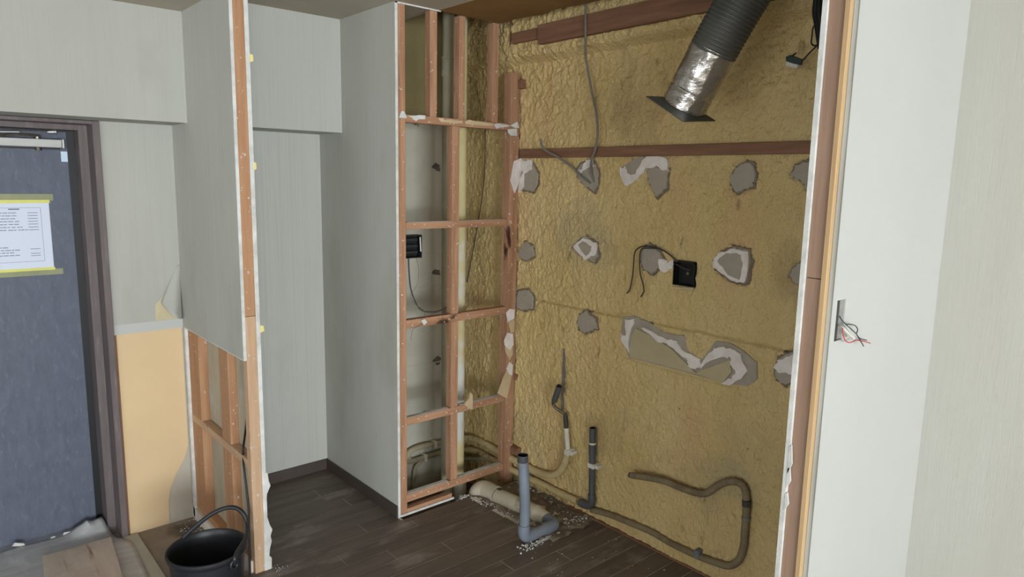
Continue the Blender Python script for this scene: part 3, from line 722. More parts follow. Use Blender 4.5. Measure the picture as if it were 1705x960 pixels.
# ------------------------------------------------------------------ timbers on the foam wall
def timber(name, label, cat, b, m, bevel=0.002):
    return tag(bx(*b).build(name, m, bevel=bevel), label, cat)
timber('wall_batten', 'long dark brown batten fixed level across the yellow foam wall', 'batten', (XW-0.024, XW+0.012, 0.823, 2.72, 1.752, 1.797), 'dark_wood_y')
XB = 2.335
def led(px, py): return at(px, py, 'x', XB)
zt, zb = led(1000, 18)[2], led(1000, 53)[2]
yl = led(895, 60)[1]
timber('ledger_board', 'wide brown ledger board high on the foam wall under the ceiling', 'board', (XB, XB+0.032, 0.85, yl, zb, zt), 'dark_wood_y')
timber('ledger_board', 'short darker ledger board joining the stud frame top to the wide brown ledger', 'board', (XB+0.012, XB+0.034, yl+0.001, FD-0.036-0.02, zb+0.028, zt-0.008), 'dark_wood_y')
for px, pw, lab in ((852, 0.03, 'short upright timber behind the ledger nearest the stud frame'), (937, 0.035, 'short upright timber above the ledger left of the grey cable'), (1100, 0.04, 'short upright timber above the ledger left of the duct')):
    y = at(px, 30, 'x', XB+0.034)[1]
    timber('upright_timber', lab, 'timber', (XB+0.0345, XB+0.06, y-pw/2, y+pw/2, zb+0.02, 2.62), 'dark_wood_z')
p = at(869, 141, 'x', XW)
timber('wood_peg', 'dark wooden peg sticking out of the foam beside the post top', 'peg', (XW-0.03, XW+0.01, p[1]-0.03, p[1]+0.03, p[2]-0.022, p[2]+0.022), 'dark_wood_y')
p = at(858, 746, 'x', XW)
timber('wood_block', 'small brown wooden block in the foam at the foot of the post', 'block', (XW-0.035, XW+0.01, p[1]-0.05, p[1]+0.05, p[2]-0.02, p[2]+0.02), 'dark_wood_y')
p = at(860, 626, 'x', XW)
timber('wood_peg', 'small dark wooden peg in the foam beside the torn paper of the post', 'peg', (XW-0.02, XW+0.01, p[1]-0.012, p[1]+0.02, p[2]-0.015, p[2]+0.015), 'dark_wood_y')

# ------------------------------------------------------------------ plaster dabs
def ragged(P, amp, seed, sub=4):
    out = []
    n = len(P)
    for i in range(n):
        a, b = P[i], P[(i+1) % n]
        for k in range(sub):
            t = k/sub
            q = a*(1-t)+b*t
            out.append(q+np.array([noise.noise((q[0]*90, q[1]*90, seed)), noise.noise((q[0]*90, q[1]*90, seed+7.7))])*amp)
    return np.array(out)
def slab_yz(P, x0, x1, seed, crumple=0.0):
    """outline in the wall plane as a thin slab with an uneven face"""
    n = len(P)
    c = P.mean(0)
    rings = [1.0, 0.93, 0.6, 0.25]
    vs = [(x1, y, z) for y, z in P]
    for k, r in enumerate(rings):
        for y, z in c+(P-c)*r:
            vs.append((x0+(0.0 if k else (x1-x0)*0.35)-crumple*(noise.noise((y*45, z*45, seed))+0.3 if k else 0), y, z))
    vs.append((x0, c[0], c[1]))
    fs = []
    for k in range(len(rings)):
        a, b = k*n, (k+1)*n
        fs += [(a+i, a+(i+1) % n, b+(i+1) % n, b+i) for i in range(n)]
    a = len(rings)*n
    fs += [(a+i, a+(i+1) % n, len(vs)-1) for i in range(n)]
    return MB().add(vs, fs, True)
def concave_slab(P, x0, x1):
    return MB().prism([(x1, y, z) for y, z in P], (x0-x1, 0, 0))
for i, (lab, P, subs) in enumerate(DABS):
    pz = poly_yz(P)
    c = pz.mean(0)
    t = thing('plaster_dab', lab, 'plaster dab', (XW, c[0], pz[:, 1].min()), 'plaster dabs on the foam wall')
    big = len(P) > 12
    if big:
        concave_slab(ragged(pz, 0.004, i), XW-0.001, XW+0.02).build('dab', 'adhesive', t)
    else:
        slab_yz(ragged(c+(pz-c)*1.06, 0.012, i+3, 6), XW+0.001, XW+0.02, i, 0.002).build('rim', 'adhesive_rim', t)
        slab_yz(ragged(c+(pz-c)*0.93, 0.009, i, 6), XW-0.0045, XW+0.02, i, 0.0015).build('dab', 'adhesive', t)
    for k, (m, S) in enumerate(subs):
        sz = ragged(poly_yz(S), 0.010 if m == 'paper_torn' else 0.006, i*5+k, 4)
        x0 = XW-0.009-0.0015*k
        concave_slab(sz, x0, XW+0.004).build('torn_paper' if m == 'paper_torn' else 'paper_face', m, t, bevel=0.0008)

# ------------------------------------------------------------------ exhaust duct
dt = thing('exhaust_duct', 'dark flexible duct ending in a silver foil-wrapped collar and flange plate', 'duct', (2.03, 1.45, 1.86))
B0 = at(1139, 176, 'x', 2.03)
T0 = at(1238, -10, 'x', 2.03)
T0.x = 2.03
u = (T0-B0).normalized()
foilL = 0.205
path = [B0+u*(foilL*i/40) for i in range(41)]
n = 48
a = u.orthogonal().normalized(); b = u.cross(a)
fv = []
for i, p in enumerate(path):
    for k in range(n):
        q = 2*math.pi*k/n
        d = a*math.cos(q)+b*math.sin(q)
        s = i/40
        rr = 0.077+0.003*noise.noise(p*30+d*2.2)+0.0022*abs(noise.noise(p*75+d*6))
        if abs(s-0.27) < 0.02: rr -= 0.004
        if i < 3: rr += 0.002
        fv.append(p+d*rr)
MB().add(fv, [(i*n+k, i*n+(k+1) % n, (i+1)*n+(k+1) % n, (i+1)*n+k) for i in range(40) for k in range(n)], True).build('foil_collar', 'foil', dt, sharp=80)
D0 = B0+u*(foilL-0.012)
curve = [D0+u*(0.006*i)+Vector((0.0, 0.0000, 0.0)) for i in range(0, 86)]
curve = [p+Vector((0.10*(i/85)**2, 0, 0.03*(i/85)**2)) for i, p in enumerate(curve)]
fine = smooth_path(curve[::2], 4)
rad = [0.0765+0.0028*math.cos(2*math.pi*i/3.2) for i in range(len(fine))]
rad[0] = 0.0785
fine2, rad2 = [], []
for i in range(len(fine)-1):
    for k in range(2):
        fine2.append(fine[i].lerp(fine[i+1], k/2))
L0 = 0
for i, p in enumerate(fine2):
    if i: L0 += (p-fine2[i-1]).length
    rad2.append(0.0765+0.0025*abs(math.sin(math.pi*L0/0.0125)))
MB().tube(fine2, rad2, 40, cap=False).build('flexible_hose', 'duct', dt, sharp=80)
L_, Bo, R_ = (at_plane(px, py, B0-u*0.004, u) for px, py in ((1075, 161), (1137, 203), (1191, 202)))
cc = (L_+R_)/2
fl4 = [L_, Bo, R_, cc*2-Bo]
MB().prism(fl4, u*0.003).build('flange_plate', 'duct_flange', dt)

# ------------------------------------------------------------------ cables, boxes
XC = XW-0.02
def cab(name, label, cat, pts, r, m, n=8, sub=6):
    return tag(MB().tube(smooth_path(pts, sub), r, n).build(name, m), label, cat)
pc = lambda px, py, x=XC: at(px, py, 'x', x)
cab('grey_cable', 'grey cable dropping from the ledger to the plaster dab below the batten', 'cable',
    [pc(975, -8, 2.325), pc(975, 30, 2.325), pc(975, 60, 2.33), pc(976, 100, 2.36), pc(985, 150, 2.39), pc(993, 190, 2.39), pc(995, 222, 2.39), pc(991, 250, 2.39), pc(985, 265, 2.395), pc(984, 285, 2.41), pc(989, 303, 2.425)], 0.0055, 'cable_grey')
cab('grey_cable', 'short bent grey cable with a free end poking up above the batten', 'cable',
    [pc(900, 231, 2.36), pc(903, 244, 2.365), pc(911, 252, 2.37), pc(930, 262, 2.385), pc(952, 277, 2.40), pc(968, 293, 2.41), pc(984, 305, 2.425)], 0.0055, 'cable_grey')
jb = thing('junction_box', 'open black junction box set in the yellow foam wall', 'junction box', tuple(pc(1139, 476, XW)))
q = [pc(1123, 436, XW-0.006), pc(1158, 438, XW-0.006), pc(1156, 475, XW-0.006), pc(1121, 473, XW-0.006)]
y0, y1 = min(p[1] for p in q), max(p[1] for p in q); z0, z1 = min(p[2] for p in q), max(p[2] for p in q)
xf, xb, th = XW-0.012, XW+0.029, 0.004
jm = MB().box(xb-0.003, xb, y0, y1, z0, z1).box(xf, xb, y0, y0+th, z0, z1).box(xf, xb, y1-th, y1, z0, z1).box(xf, xb, y0, y1, z0, z0+th).box(xf, xb, y0, y1, z1-th, z1)
shj = jm.build('box_shell', 'black', jb)
MB().tube(smooth_path([(xf+0.004, y1-0.008, z1-0.012), (xf+0.006, (y0+y1)/2, z1-0.028), (xf+0.004, y0+0.02, z1-0.03)]), 0.003).build('wire', 'cable_dark', jb)
MB().tube([(xb-0.004, (y0+y1)/2, (z0+z1)/2), (xb-0.012, (y0+y1)/2, (z0+z1)/2)], 0.007).build('screw_boss', 'steel', shj)
# cut the foam open where the box sits: the foam is pushed back inside its outline
me = wk.data
co = np.empty(len(me.vertices)*3, np.float32); me.vertices.foreach_get('co', co); co = co.reshape(-1, 3)
ins = (co[:, 1] > y0-0.002) & (co[:, 1] < y1+0.002) & (co[:, 2] > z0-0.002) & (co[:, 2] < z1+0.002)
co[ins, 0] = XW+0.0295
me.vertices.foreach_set('co', co.ravel()); me.update()
lump('foam_crumbs', 'paper_tan', jb, [(1121, 476), (1135, 478), (1157, 478), (1154, 484), (1140, 482), (1126, 481)], 'x', XW-0.004, 0.006)
cab('wall_wire', 'dark wire arching left from the black junction box and hanging long', 'wire',
    [pc(1128, 436, XW-0.014), pc(1114, 423, XW-0.022), pc(1098, 414, XW-0.026), pc(1080, 410, XW-0.026), pc(1066, 411, XW-0.028), pc(1057, 420, XW-0.03), pc(1055, 440, XW-0.03), pc(1053, 460, XW-0.028), pc(1049, 480, XW-0.024), pc(1044, 488, XW-0.022)], 0.0032, 'cable_dark')
cab('wall_wire', 'shorter thin dark wire hanging from the dab beside the black junction box', 'wire',
    [pc(1098, 414, XW-0.018), pc(1080, 413, XW-0.02), pc(1068, 415, XW-0.02), pc(1065, 432, XW-0.02), pc(1066, 455, XW-0.02), pc(1070, 470, XW-0.02), pc(1072, 484, XW-0.02), pc(1067, 494, XW-0.02)], 0.0028, 'cable_dark')

fj = thing('switch_box', 'black plastic switch box fixed to the left stud of the open frame', 'switch box', tuple(at(686, 428, 'y', FD)))
q0, q1 = at(678, 391, 'y', FD+0.012), at(696, 428, 'y', FD+0.012)
x0, x1, z1, z0 = 1.741, q1[0]+0.008, q0[2], q1[2]
jm = MB().box(x0, x1, FD+0.030, FD+0.034, z0, z1).box(x0, x0+0.004, FD-0.01, FD+0.03, z0, z1).box(x1-0.004, x1, FD-0.01, FD+0.03, z0, z1).box(x0, x1, FD-0.01, FD+0.03, z0, z0+0.004).box(x0, x1, FD-0.01, FD+0.03, z1-0.004, z1)
shl = jm.build('box_shell', 'black', fj)
for k in range(3):
    zz = z0+0.02+k*0.03
    bx(x0+0.008, x1-0.02, FD-0.004, FD+0.03, zz, zz+0.014).build('terminal', 'rubber', shl, bevel=0.002)
MB().tube([(x1-0.012, FD-0.012, z1-0.01), (x1-0.008, FD-0.012, z0+0.03)], 0.003).build('wire', 'wire_white', fj)
yp = FD+0.02
pf = lambda px, py, y=yp: at(px, py, 'y', y)
cab('frame_cable', 'dark cable looping down from the black switch box inside the stud frame', 'cable',
    [pf(680, 428), pf(681, 450), pf(684, 480), pf(693, 505), pf(704, 517), pf(722, 519), pf(735, 516), pf(745, 510)], 0.0035, 'cable_dark')
cab('frame_wire', 'thin pale wire dangling from the switch box over the cross rail', 'wire',
    [pf(693, 428), pf(697, 450), pf(694, 475), pf(684, 490), pf(690, 505), pf(704, 515, FD), pf(708, 528, YF-0.004), pf(702, 540, YF-0.006), pf(688, 548, YF-0.006), pf(684, 566, YF-0.006)], 0.0013, 'cable_grey')
tg = MB().prism([at(x, y, 'y', YF-0.006) for x, y in ((700, 533), (706, 530), (711, 536), (705, 541))], (0, -0.006, 0)).build('cable_connector', 'wire_white', bevel=0.001)
tag(tg, 'tiny grey-blue connector block resting on the cross rail of the frame', 'connector')

# hanging connector and black cables top right
sg = thing('dangling_connector', 'small green and white connector dangling near the top of the wing wall', 'connector', tuple(pc(1323, 112, 2.30)))
pq = lambda *p: [pc(1040+x/2.824, y/2.824, 2.30) for x, y in p]
MB().prism(pq((768,270),(790,260),(842,280),(836,308),(800,300),(770,290)), (-0.018, 0, 0)).build('connector_body', mat('connector_green', srgb(52, 64, 58), rough=0.5), sg, bevel=0.002)
MB().prism(pq((768,288),(826,306),(818,324),(766,310)), (-0.015, 0, 0)).build('connector_plug', 'wire_white', sg, bevel=0.002)
MB().tube(smooth_path([pc(1315, 96, 2.29), pc(1322, 91, 2.28), pc(1326, 88, 2.28)]), 0.003).build('lead', 'black', sg)
MB().tube(smooth_path([pc(1337, 100, 2.29), pc(1346, 90, 2.29), pc(1356, 80, 2.29), pc(1362, 74, 2.3)]), 0.0025).build('lead', 'black', sg)
for i, (dx, lab) in enumerate(((0, 'leftmost of the black cables bundled behind the wing wall top'), (5, 'second black cable from the left bundled behind the wing wall top'), (10, 'rightmost of the black cables bundled behind the wing wall top'))):
    cab('black_cable', lab, 'cable', [pc(1360+dx, -60, 2.28-0.01*i), pc(1359+dx, -5, 2.28-0.01*i), pc(1357+dx+2*i, 20, 2.28-0.012*i), pc(1361+dx, 45, 2.28-0.01*i), pc(1366+dx, 80, 2.28-0.01*i)], 0.009, 'black', 10)
cab('black_cable', 'thin black wire looping out of the cable bundle above the dangling connector', 'cable', [pc(1360, 38, 2.27), pc(1354, 46, 2.27), pc(1352, 60, 2.27), pc(1351, 72, 2.27), pc(1357, 76, 2.27), pc(1364, 73, 2.275)], 0.0025, 'black', 8)

# switch opening in the wing wall
sb = thing('switch_opening', 'recessed grey metal switch box with loose wires in the white wing wall', 'switch box', ((SX0+SX1)/2, YW+0.02, SZ0))
sm_ = MB().box(SX0+0.001, SX1-0.001, YW+0.0115, YW+0.0122, SZ0, SZ1)
sm_.build('box_back', 'black', sb)
bx(SX1-0.024, SX1-0.001, YW+0.004, YW+0.0114, SZ0+0.002, SZ1-0.002).build('box_plate', 'silver', sb)
yw = YW
for pts, r, m in (
    ([(1396, 522), (1402, 533), (1412, 543), (1420, 550), (1426, 556), (1432, 566), (1438, 576)], 0.0014, 'wire_black'),
    ([(1408, 540), (1416, 539.5), (1424, 542), (1428, 548), (1426, 555)], 0.0014, 'wire_black'),
    ([(1426, 556), (1432, 563), (1443, 566)], 0.0014, 'wire_black'),
    ([(1403, 546), (1404, 558), (1408, 567), (1414, 570), (1421, 568), (1424, 566)], 0.0014, 'wire_red'),
    ([(1424, 566), (1435, 567), (1449, 571)], 0.0014, 'wire_red'),
    ([(1394, 538), (1404, 546), (1414, 556), (1422, 564)], 0.0028, 'wire_white'),
    ([(1400, 538), (1410, 546), (1418, 556), (1424, 563)], 0.0016, 'wire_white')):
    K = len(pts)
    MB().tube(smooth_path([at(px, py, 'y', yw+0.008-0.030*min(1, 2.2*i/(K-1)) if pts[0][0] < 1402 else yw-0.018) for i, (px, py) in enumerate(pts)]), r, 8).build('wire', m, sb)

# ------------------------------------------------------------------ shaft pipes
YS = 2.93
vg = thing('soil_pipe', 'dull grey vertical pipe with a collar behind the middle of the stud frame', 'pipe', (2.125, YS, -0.17))
xg = at(747, 100, 'y', YS)[0]
MB().tube([(xg, YS, -0.17), (xg, YS, 2.84)], 0.032, 24).build('pipe_run', 'pipe_shaft', vg)
zc = at(745, 95, 'y', YS)[2], at(745, 128, 'y', YS)[2]
MB().lathe([(0.032, zc[1]), (0.037, zc[1]), (0.037, zc[1]+0.03), (0.035, zc[1]+0.032), (0.035, zc[0]-0.012), (0.038, zc[0]-0.01), (0.038, zc[0]), (0.032, zc[0])], (xg, YS, 0), 28).build('collar', 'pipe_shaft', vg)
xy_ = at(766, 500, 'y', YS)[0]
vy = thing('riser_pipe', 'cream vertical pipe beside the middle stud ending in a white socket', 'pipe', (xy_, YS, -0.14))
MB().tube([(xy_, YS, -0.05), (xy_, YS, 2.84)], 0.028, 24).build('pipe_run', 'pipe_cream', vy)
cz = at(768, 815, 'y', YS)
MB().lathe([(0.0285, -0.02), (0.038, -0.022), (0.042, -0.03), (0.042, -0.10), (0.038, -0.118), (0.034, -0.17)], (xy_, YS, 0.0), 28).build('socket', 'clip', vy)
# conduits on the back wall, turning the corner and running along the foam
def shaft_run(name, label, pts, r, m, clips=(), split=None):
    t = thing(name, label, 'conduit', tuple(pts[0]))
    sp0 = smooth_path(pts, 8)
    if split:
        MB().tube(sp0[:split*8+1], r*0.86, 14).build('conduit_run', 'conduit', t)
        MB().tube(sp0[split*8-3:], r, 14).build('foamed_run', m, t)
    else:
        MB().tube(sp0, r, 14).build('conduit_run', m, t)
    for px, py in clips:
        c = at(px, py, 'y', YC-0.02)
        cl = bx(c[0]-0.010, c[0]+0.010, YC-0.045, YC, c[2]-0.021, c[2]+0.021).build('clip', 'clip', t, bevel=0.003)
        bx(c[0]-0.012, c[0]+0.012, YC-0.006, YC, c[2]+0.021, c[2]+0.034).build('clip_ear', 'clip', cl, bevel=0.002)
        bx(c[0]-0.012, c[0]+0.012, YC-0.006, YC, c[2]-0.034, c[2]-0.021).build('clip_ear', 'clip', cl, bevel=0.002)
    return t
yc = YC-0.025
b_ = lambda px, py: at(px, py, 'y', yc)
f_ = lambda px, py, d=0.02: at(px, py, 'x', XW-d)
shaft_run('supply_conduit', 'upper pale conduit in the shaft, bending up the foam wall to the tap stub',
    [b_(681, 765), b_(679, 758), b_(684, 750), b_(700, 743), b_(722, 738.5), b_(745, 734), Vector((2.33, yc, b_(760, 731)[2])), Vector((2.39, yc-0.03, 0.118)), f_(790, 730), f_(812, 741), f_(835, 753), f_(868, 771), f_(890, 783), f_(912, 790), f_(927, 788), f_(938, 776), f_(943, 760), f_(945, 748)], 0.0195, 'foam_pipe', ((722, 738),), 7)
shaft_run('waste_conduit', 'lower blue-grey conduit clipped to the shaft wall, running along the foam base',
    [b_(672, 769), b_(690, 766), b_(710, 759), b_(745, 749), Vector((2.32, yc, b_(760, 746)[2])), Vector((2.39, yc-0.03, 0.045)), f_(795, 751), f_(836, 773), f_(870, 790), f_(905, 806), f_(915, 812), f_(940, 824), f_(962, 834)], 0.018, 'foam_pipe', ((706, 760),), 5)
shaft_run('loop_conduit', 'thin conduit looping down to the pit floor behind the frame',
    [Vector((2.05, yc+0.005, -0.16)), b_(690, 785), b_(697, 771), b_(715, 760), b_(742, 752), Vector((2.33, yc, b_(760, 752)[2])), Vector((2.385, yc-0.05, 0.0)), f_(815, 765, 0.02), f_(838, 786, 0.02)], 0.011, 'conduit')
cab('pit_pipe', 'dusty grey pipe lying across the dark pit behind the frame', 'pipe', [Vector((2.14, 2.86, -0.12)), Vector((2.25, 2.98, -0.10)), Vector((2.36, 3.10, -0.05)), Vector((2.40, 3.16, 0.0))], 0.014, 'conduit')
cab('foam_cord', 'thin dark cord slanting down the foam inside the stud frame', 'cord', [pc(808, 215, XW-0.02), pc(806, 300, XW-0.016), pc(796, 370, XW-0.014), pc(785, 430, XW-0.014), pc(778, 470, XW-0.014)], 0.0025, 'cable_dark')

# tap stub
tp = thing('tap_stub', 'cut-off water pipe with a dark rubber sleeve and bent steel elbow on the foam wall', 'pipe', tuple(f_(945, 755)))
T_ = lambda px, py, d=0.03: at(px, py, 'x', XW-d)
slv = MB().tube([T_(931, 643, 0.07), T_(929, 650, 0.07), T_(923, 667, 0.06)], 0.0155, 18, cap=True).build('sleeve', 'pvc_dark', tp)
MB().tube([T_(931.6, 641.5, 0.07), T_(930.5, 644, 0.07)], 0.0115, 16).build('bore', 'black', slv)
MB().tube(smooth_path([T_(923, 664, 0.06), T_(921, 672, 0.055), T_(926, 679, 0.05), T_(935, 685, 0.04), T_(941, 690, 0.035)]), 0.008, 14).build('elbow', 'steel', tp)
MB().tube([T_(941, 687, 0.033), T_(942, 700, 0.033), T_(943, 713, 0.033)], [0.010, 0.012, 0.011], 16).build('sleeve', 'cable_dark', tp)
MB().tube([T_(943, 712, 0.032), T_(945.5, 750, 0.032)], 0.0125, 16).build('insulation', 'clip', tp)
c = T_(946, 752, 0.032)
cl = bx(c[0]-0.018, XW, c[1]-0.020, c[1]+0.014, c[2]-0.013, c[2]+0.017).build('clip', 'clip', tp, bevel=0.003)
bx(c[0]-0.010, XW, c[1]-0.034, c[1]-0.020, c[2]-0.008, c[2]+0.012).build('clip_ear', 'clip', cl, bevel=0.002)
gs = bx(XW-0.009, XW+0.01, at(940, 600, 'x', XW)[1]-0.005, at(940, 600, 'x', XW)[1]+0.005, at(940, 682, 'x', XW)[2], at(941, 580, 'x', XW)[2]).build('grey_slot', 'cable_grey', loc=None)
gs.name = 'wall_rod'; tag(gs, 'thin grey rod half sunk upright in the foam above the tap stub', 'rod')

# grey standing pipe on the wall
sp = thing('waste_pipe', 'short dark grey pipe standing against the foam wall with a white clip', 'pipe', tuple(T_(985, 845, 0.03)))
dp = 0.028
MB().tube([T_(987, 712, dp), T_(986.5, 740, dp)], 0.0165, 18, cap=False).build('upper_pipe', 'pvc_dark', sp)
MB().lathe([(0.0165, 0), (0.012, 0), (0.012, -0.04)], T_(987, 712, dp), 18).build('bore', 'black', sp)
MB().tube([T_(986.5, 736, dp), T_(986.5, 739, dp)], 0.0172, 18).build('ring', 'clip', sp)
MB().tube([T_(986.5, 740, dp), T_(986.3, 757, dp)], 0.0185, 18).build('coupling', 'pvc_dark', sp)
MB().tube([T_(986.3, 757, dp), T_(985.5, 835, dp)], 0.0162, 18).build('lower_pipe', 'pvc_dark', sp)
MB().tube(smooth_path([T_(985.5, 822, dp), T_(985, 836, dp), T_(978, 841, dp), T_(966, 836, dp)]), 0.0195, 18).build('elbow', 'pvc_dark', sp)
c = T_(987, 774, dp)
cl = bx(c[0]-0.02, XW, c[1]-0.022, c[1]+0.020, c[2]-0.011, c[2]+0.011).build('clip', 'clip', sp, bevel=0.003)
bx(c[0]-0.008, XW, c[1]-0.038, c[1]-0.022, c[2]-0.009, c[2]+0.009).build('clip_ear', 'clip', cl, bevel=0.002)

# corrugated drain hose loop on the wall
dh = thing('drain_hose', 'dusty grey-brown hose looping over the lower foam wall to a cut end', 'hose', tuple(T_(1240, 930, 0.03)))
hp = [T_(1052, 791, .05), T_(1075, 794, .045), T_(1105, 800, .035), T_(1135, 812, .03), T_(1160, 820, .028), T_(1177, 820, .028), T_(1195, 808, .028), T_(1214, 801, .028), T_(1230, 803, .028), T_(1240, 814, .028), T_(1243, 832, .028)]
sp_ = smooth_path(hp, 16)
rr = []
L0 = 0
for i, p in enumerate(sp_):
    if i: L0 += (p-sp_[i-1]).length
    rr.append(0.0148+0.0012*math.sin(L0/0.0065*math.pi))
MB().tube(sp_, rr, 16).build('corrugated_hose', 'foam_brown', dh, sharp=80)
MB().tube([T_(1048, 790, .052), T_(1055, 791.5, .05)], 0.0125, 16).build('cut_end', 'pvc_dark', dh)
MB().tube([T_(1243, 832, .028), T_(1243, 842, .028)], 0.0175, 16).build('coupling', 'cable_dark', dh)
MB().tube(smooth_path([T_(1243, 840, .028), T_(1242, 860, .028), T_(1240, 885, .028), T_(1238, 910, .026), T_(1230, 932, .024), T_(1215, 941, .022), T_(1195, 937, .02), T_(1160, 924, .016), T_(1120, 905, .012), T_(1085, 885, .012), T_(1050, 870, .012), T_(1015, 856, .012), T_(985, 848, .012)], 8), 0.0150, 16).build('hose_run', 'foam_brown', dh)
c = T_(1242, 862, .028)
MB().tube([c+Vector((0, 0, 0.006)), c-Vector((0, 0, 0.006))], 0.0175, 16).build('clip', 'cable_grey', dh)
c = T_(1163, 922, .018)
bx(c[0]-0.018, XW, c[1]-0.012, c[1]+0.012, c[2]-0.016, c[2]+0.022).build('clip', 'conduit_blue', dh, bevel=0.003)

# floor drain: white run, grey elbow and riser
dr = thing('floor_drain_pipe', 'blue-grey riser on a bent drain pipe joined to a fat white pipe on the floor', 'drain pipe', (2.0, 2.18, 0))
Rb = Vector((2.003, 2.180, 0.026))
top = at(870.5, 757, 'y', 2.19)
rsr = MB().tube(smooth_path([Rb+Vector((0, 0, 0.03)), at(874, 850, 'y', 2.18), at(873, 810, 'y', 2.18), top+Vector((0.003, 0, -0.04)), top], 8), 0.0243, 28, cap=False).build('riser', 'pvc_grey', dr)
MB().lathe([(0.0243, 0.0), (0.0252, -0.03), (0.0243, -0.032)], top, 28).build('rim_band', 'pvc_dark', rsr)
MB().lathe([(0.0245, 0.0), (0.0205, 0.0), (0.0205, -0.06), (0.0, -0.06)], top, 28).build('bore', 'black', rsr)
E1 = Vector((2.185, 2.178, 0.026))
MB().tube(smooth_path([Rb+Vector((0, 0, 0.065)), Rb+Vector((0, 0, 0.03)), Rb+Vector((0.012, 0, 0.006)), Rb+Vector((0.04, 0, 0)), Rb+Vector((0.07, 0, 0))], 8), 0.0282, 28).build('elbow', 'pvc_grey', dr)
MB().tube([Rb+Vector((0.06, 0, 0)), E1-Vector((0.04, 0, 0))], 0.0245, 28).build('cross_pipe', 'pvc_grey', dr)
MB().tube(smooth_path([E1-Vector((0.055, 0, 0)), E1-Vector((0.02, 0, 0)), E1+Vector((0.016, 0.010, 0)), E1+Vector((0.026, 0.045, 0)), E1+Vector((0.026, 0.075, 0))], 8), 0.0285, 28).build('elbow', 'pvc_grey', dr)
W1, W2 = Vector((2.212, 2.285, 0.028)), Vector((2.186, 2.675, 0.026))
MB().tube([E1+Vector((0.026, 0.068, 0)), W1+Vector((0, -0.01, 0)), W1+Vector((0, 0.02, 0)), W1+Vector((0, 0.03, 0))], [0.031, 0.033, 0.040, 0.041], 28).build('reducer', 'pvc_white', dr)
MB().tube([W1+Vector((0, 0.02, 0)), W2+Vector((0, -0.09, 0))], 0.038, 28).build('white_pipe', 'pvc_white', dr)
MB().tube([W2+Vector((0.0072, -0.115, 0)), W2+Vector((0.0055, -0.085, 0))], 0.0395, 28).build('dark_band', 'pvc_dark', dr)
MB().tube(smooth_path([W2+Vector((0.004, -0.085, 0)), W2, W2+Vector((-0.008, 0.03, -0.006)), W2+Vector((-0.018, 0.055, -0.030)), W2+Vector((-0.020, 0.062, -0.08))], 6), 0.044, 28).build('bell_socket', 'pvc_white', dr)

# plaster debris round the pipes
db = MB()
def chip(x, y, s, z=0.0):
    a = random.random()*6.28
    pts = []
    for k in range(5):
        q = a+k*1.257+random.uniform(-.4, .4)
        pts.append((x+s*math.cos(q)*random.uniform(.5, 1), y+s*math.sin(q)*random.uniform(.5, 1), z))
    db.prism(pts, (random.uniform(-.3, .3)*s, random.uniform(-.3, .3)*s, s*random.uniform(.3, .9)))
for i in range(120):
    t = random.random(); chip(2.03+0.17*t, 2.152-abs(random.gauss(0, .012)), random.uniform(.0015, .006))
for i in range(40):
    chip(2.0+random.gauss(0, .022), 2.145+random.gauss(0, .014), random.uniform(.002, .007))
for i in range(80):
    t = random.random(); chip(2.13-0.02*t+random.gauss(0, .012), 2.32+0.38*t, random.uniform(.002, .006))
for i in range(90):
    chip(random.uniform(2.26, 2.42), random.uniform(2.16, 2.66), random.uniform(.002, .005), 0.004)
for i in range(50):
    chip(random.uniform(2.25, 2.42), 2.18+random.gauss(0, .02), random.uniform(.002, .007), 0.003)
for i in range(45):
    chip(random.uniform(1.9, 2.4), random.uniform(1.3, 2.1), random.uniform(.0012, .004))
for i in range(30):
    chip(1.04+abs(random.gauss(0, .025)), 2.71-abs(random.gauss(0, .05)), random.uniform(.0008, .003))
for i in range(40):
    chip(2.07+random.gauss(0, .03), 2.725+random.gauss(0, .008), random.uniform(.002, .007))
for i in range(14):
    chip(2.40, 2.62+random.gauss(0, .05), random.uniform(.005, .014), 0.003)
for i in range(25):
    chip(random.uniform(0.86, 0.955), random.uniform(3.30, 3.47), random.uniform(.002, .006), ZE)
o = db.build('plaster_debris', 'plaster', loc=(2.1, 2.3, 0)); o['kind'] = 'stuff'; tag(o, 'white plaster crumbs scattered over the floor around the drain pipes', 'debris')

# ------------------------------------------------------------------ entrance things
bk = thing('rubber_bucket', 'black rubber bucket with a thick hoop handle beside the partition post', 'bucket', (0.776, 2.675, ZE))
zr = 0.2
BC = Vector((0.776, 2.675, ZE))
h = zr-ZE
MB().lathe([(0.0, 0.004), (0.112, 0.0), (0.116, 0.006), (0.128, 0.10), (0.139, h-0.03), (0.140, h-0.024), (0.147, h-0.02), (0.150, h-0.008), (0.149, h), (0.144, h+0.002), (0.138, h-0.003), (0.136, h-0.03), (0.124, 0.10), (0.108, 0.014), (0.0, 0.012)], BC, 56).build('bucket_body', 'rubber', bk, sharp=60)
Af = Vector((0.728, 2.812, zr-0.004)); An = BC*2-Af; An.z = zr-0.03
c1 = at(359, 846, 'y', 2.74); c2 = at(405, 850, 'y', 2.70); 
hp = [Af+Vector((0, 0, -0.03)), Af, at(330, 872, 'y', 2.79), at(358, 852, 'y', 2.765), at(385, 844, 'y', 2.74), at(403, 852, 'y', 2.71), at(412, 872, 'y', 2.68), at(409, 895, 'y', 2.62), An+Vector((0.012, -0.004, 0.035)), An+Vector((0.008, -0.006, 0))]
MB().tube(smooth_path(hp, 8), 0.0088, 14).build('handle', 'rubber', bk)
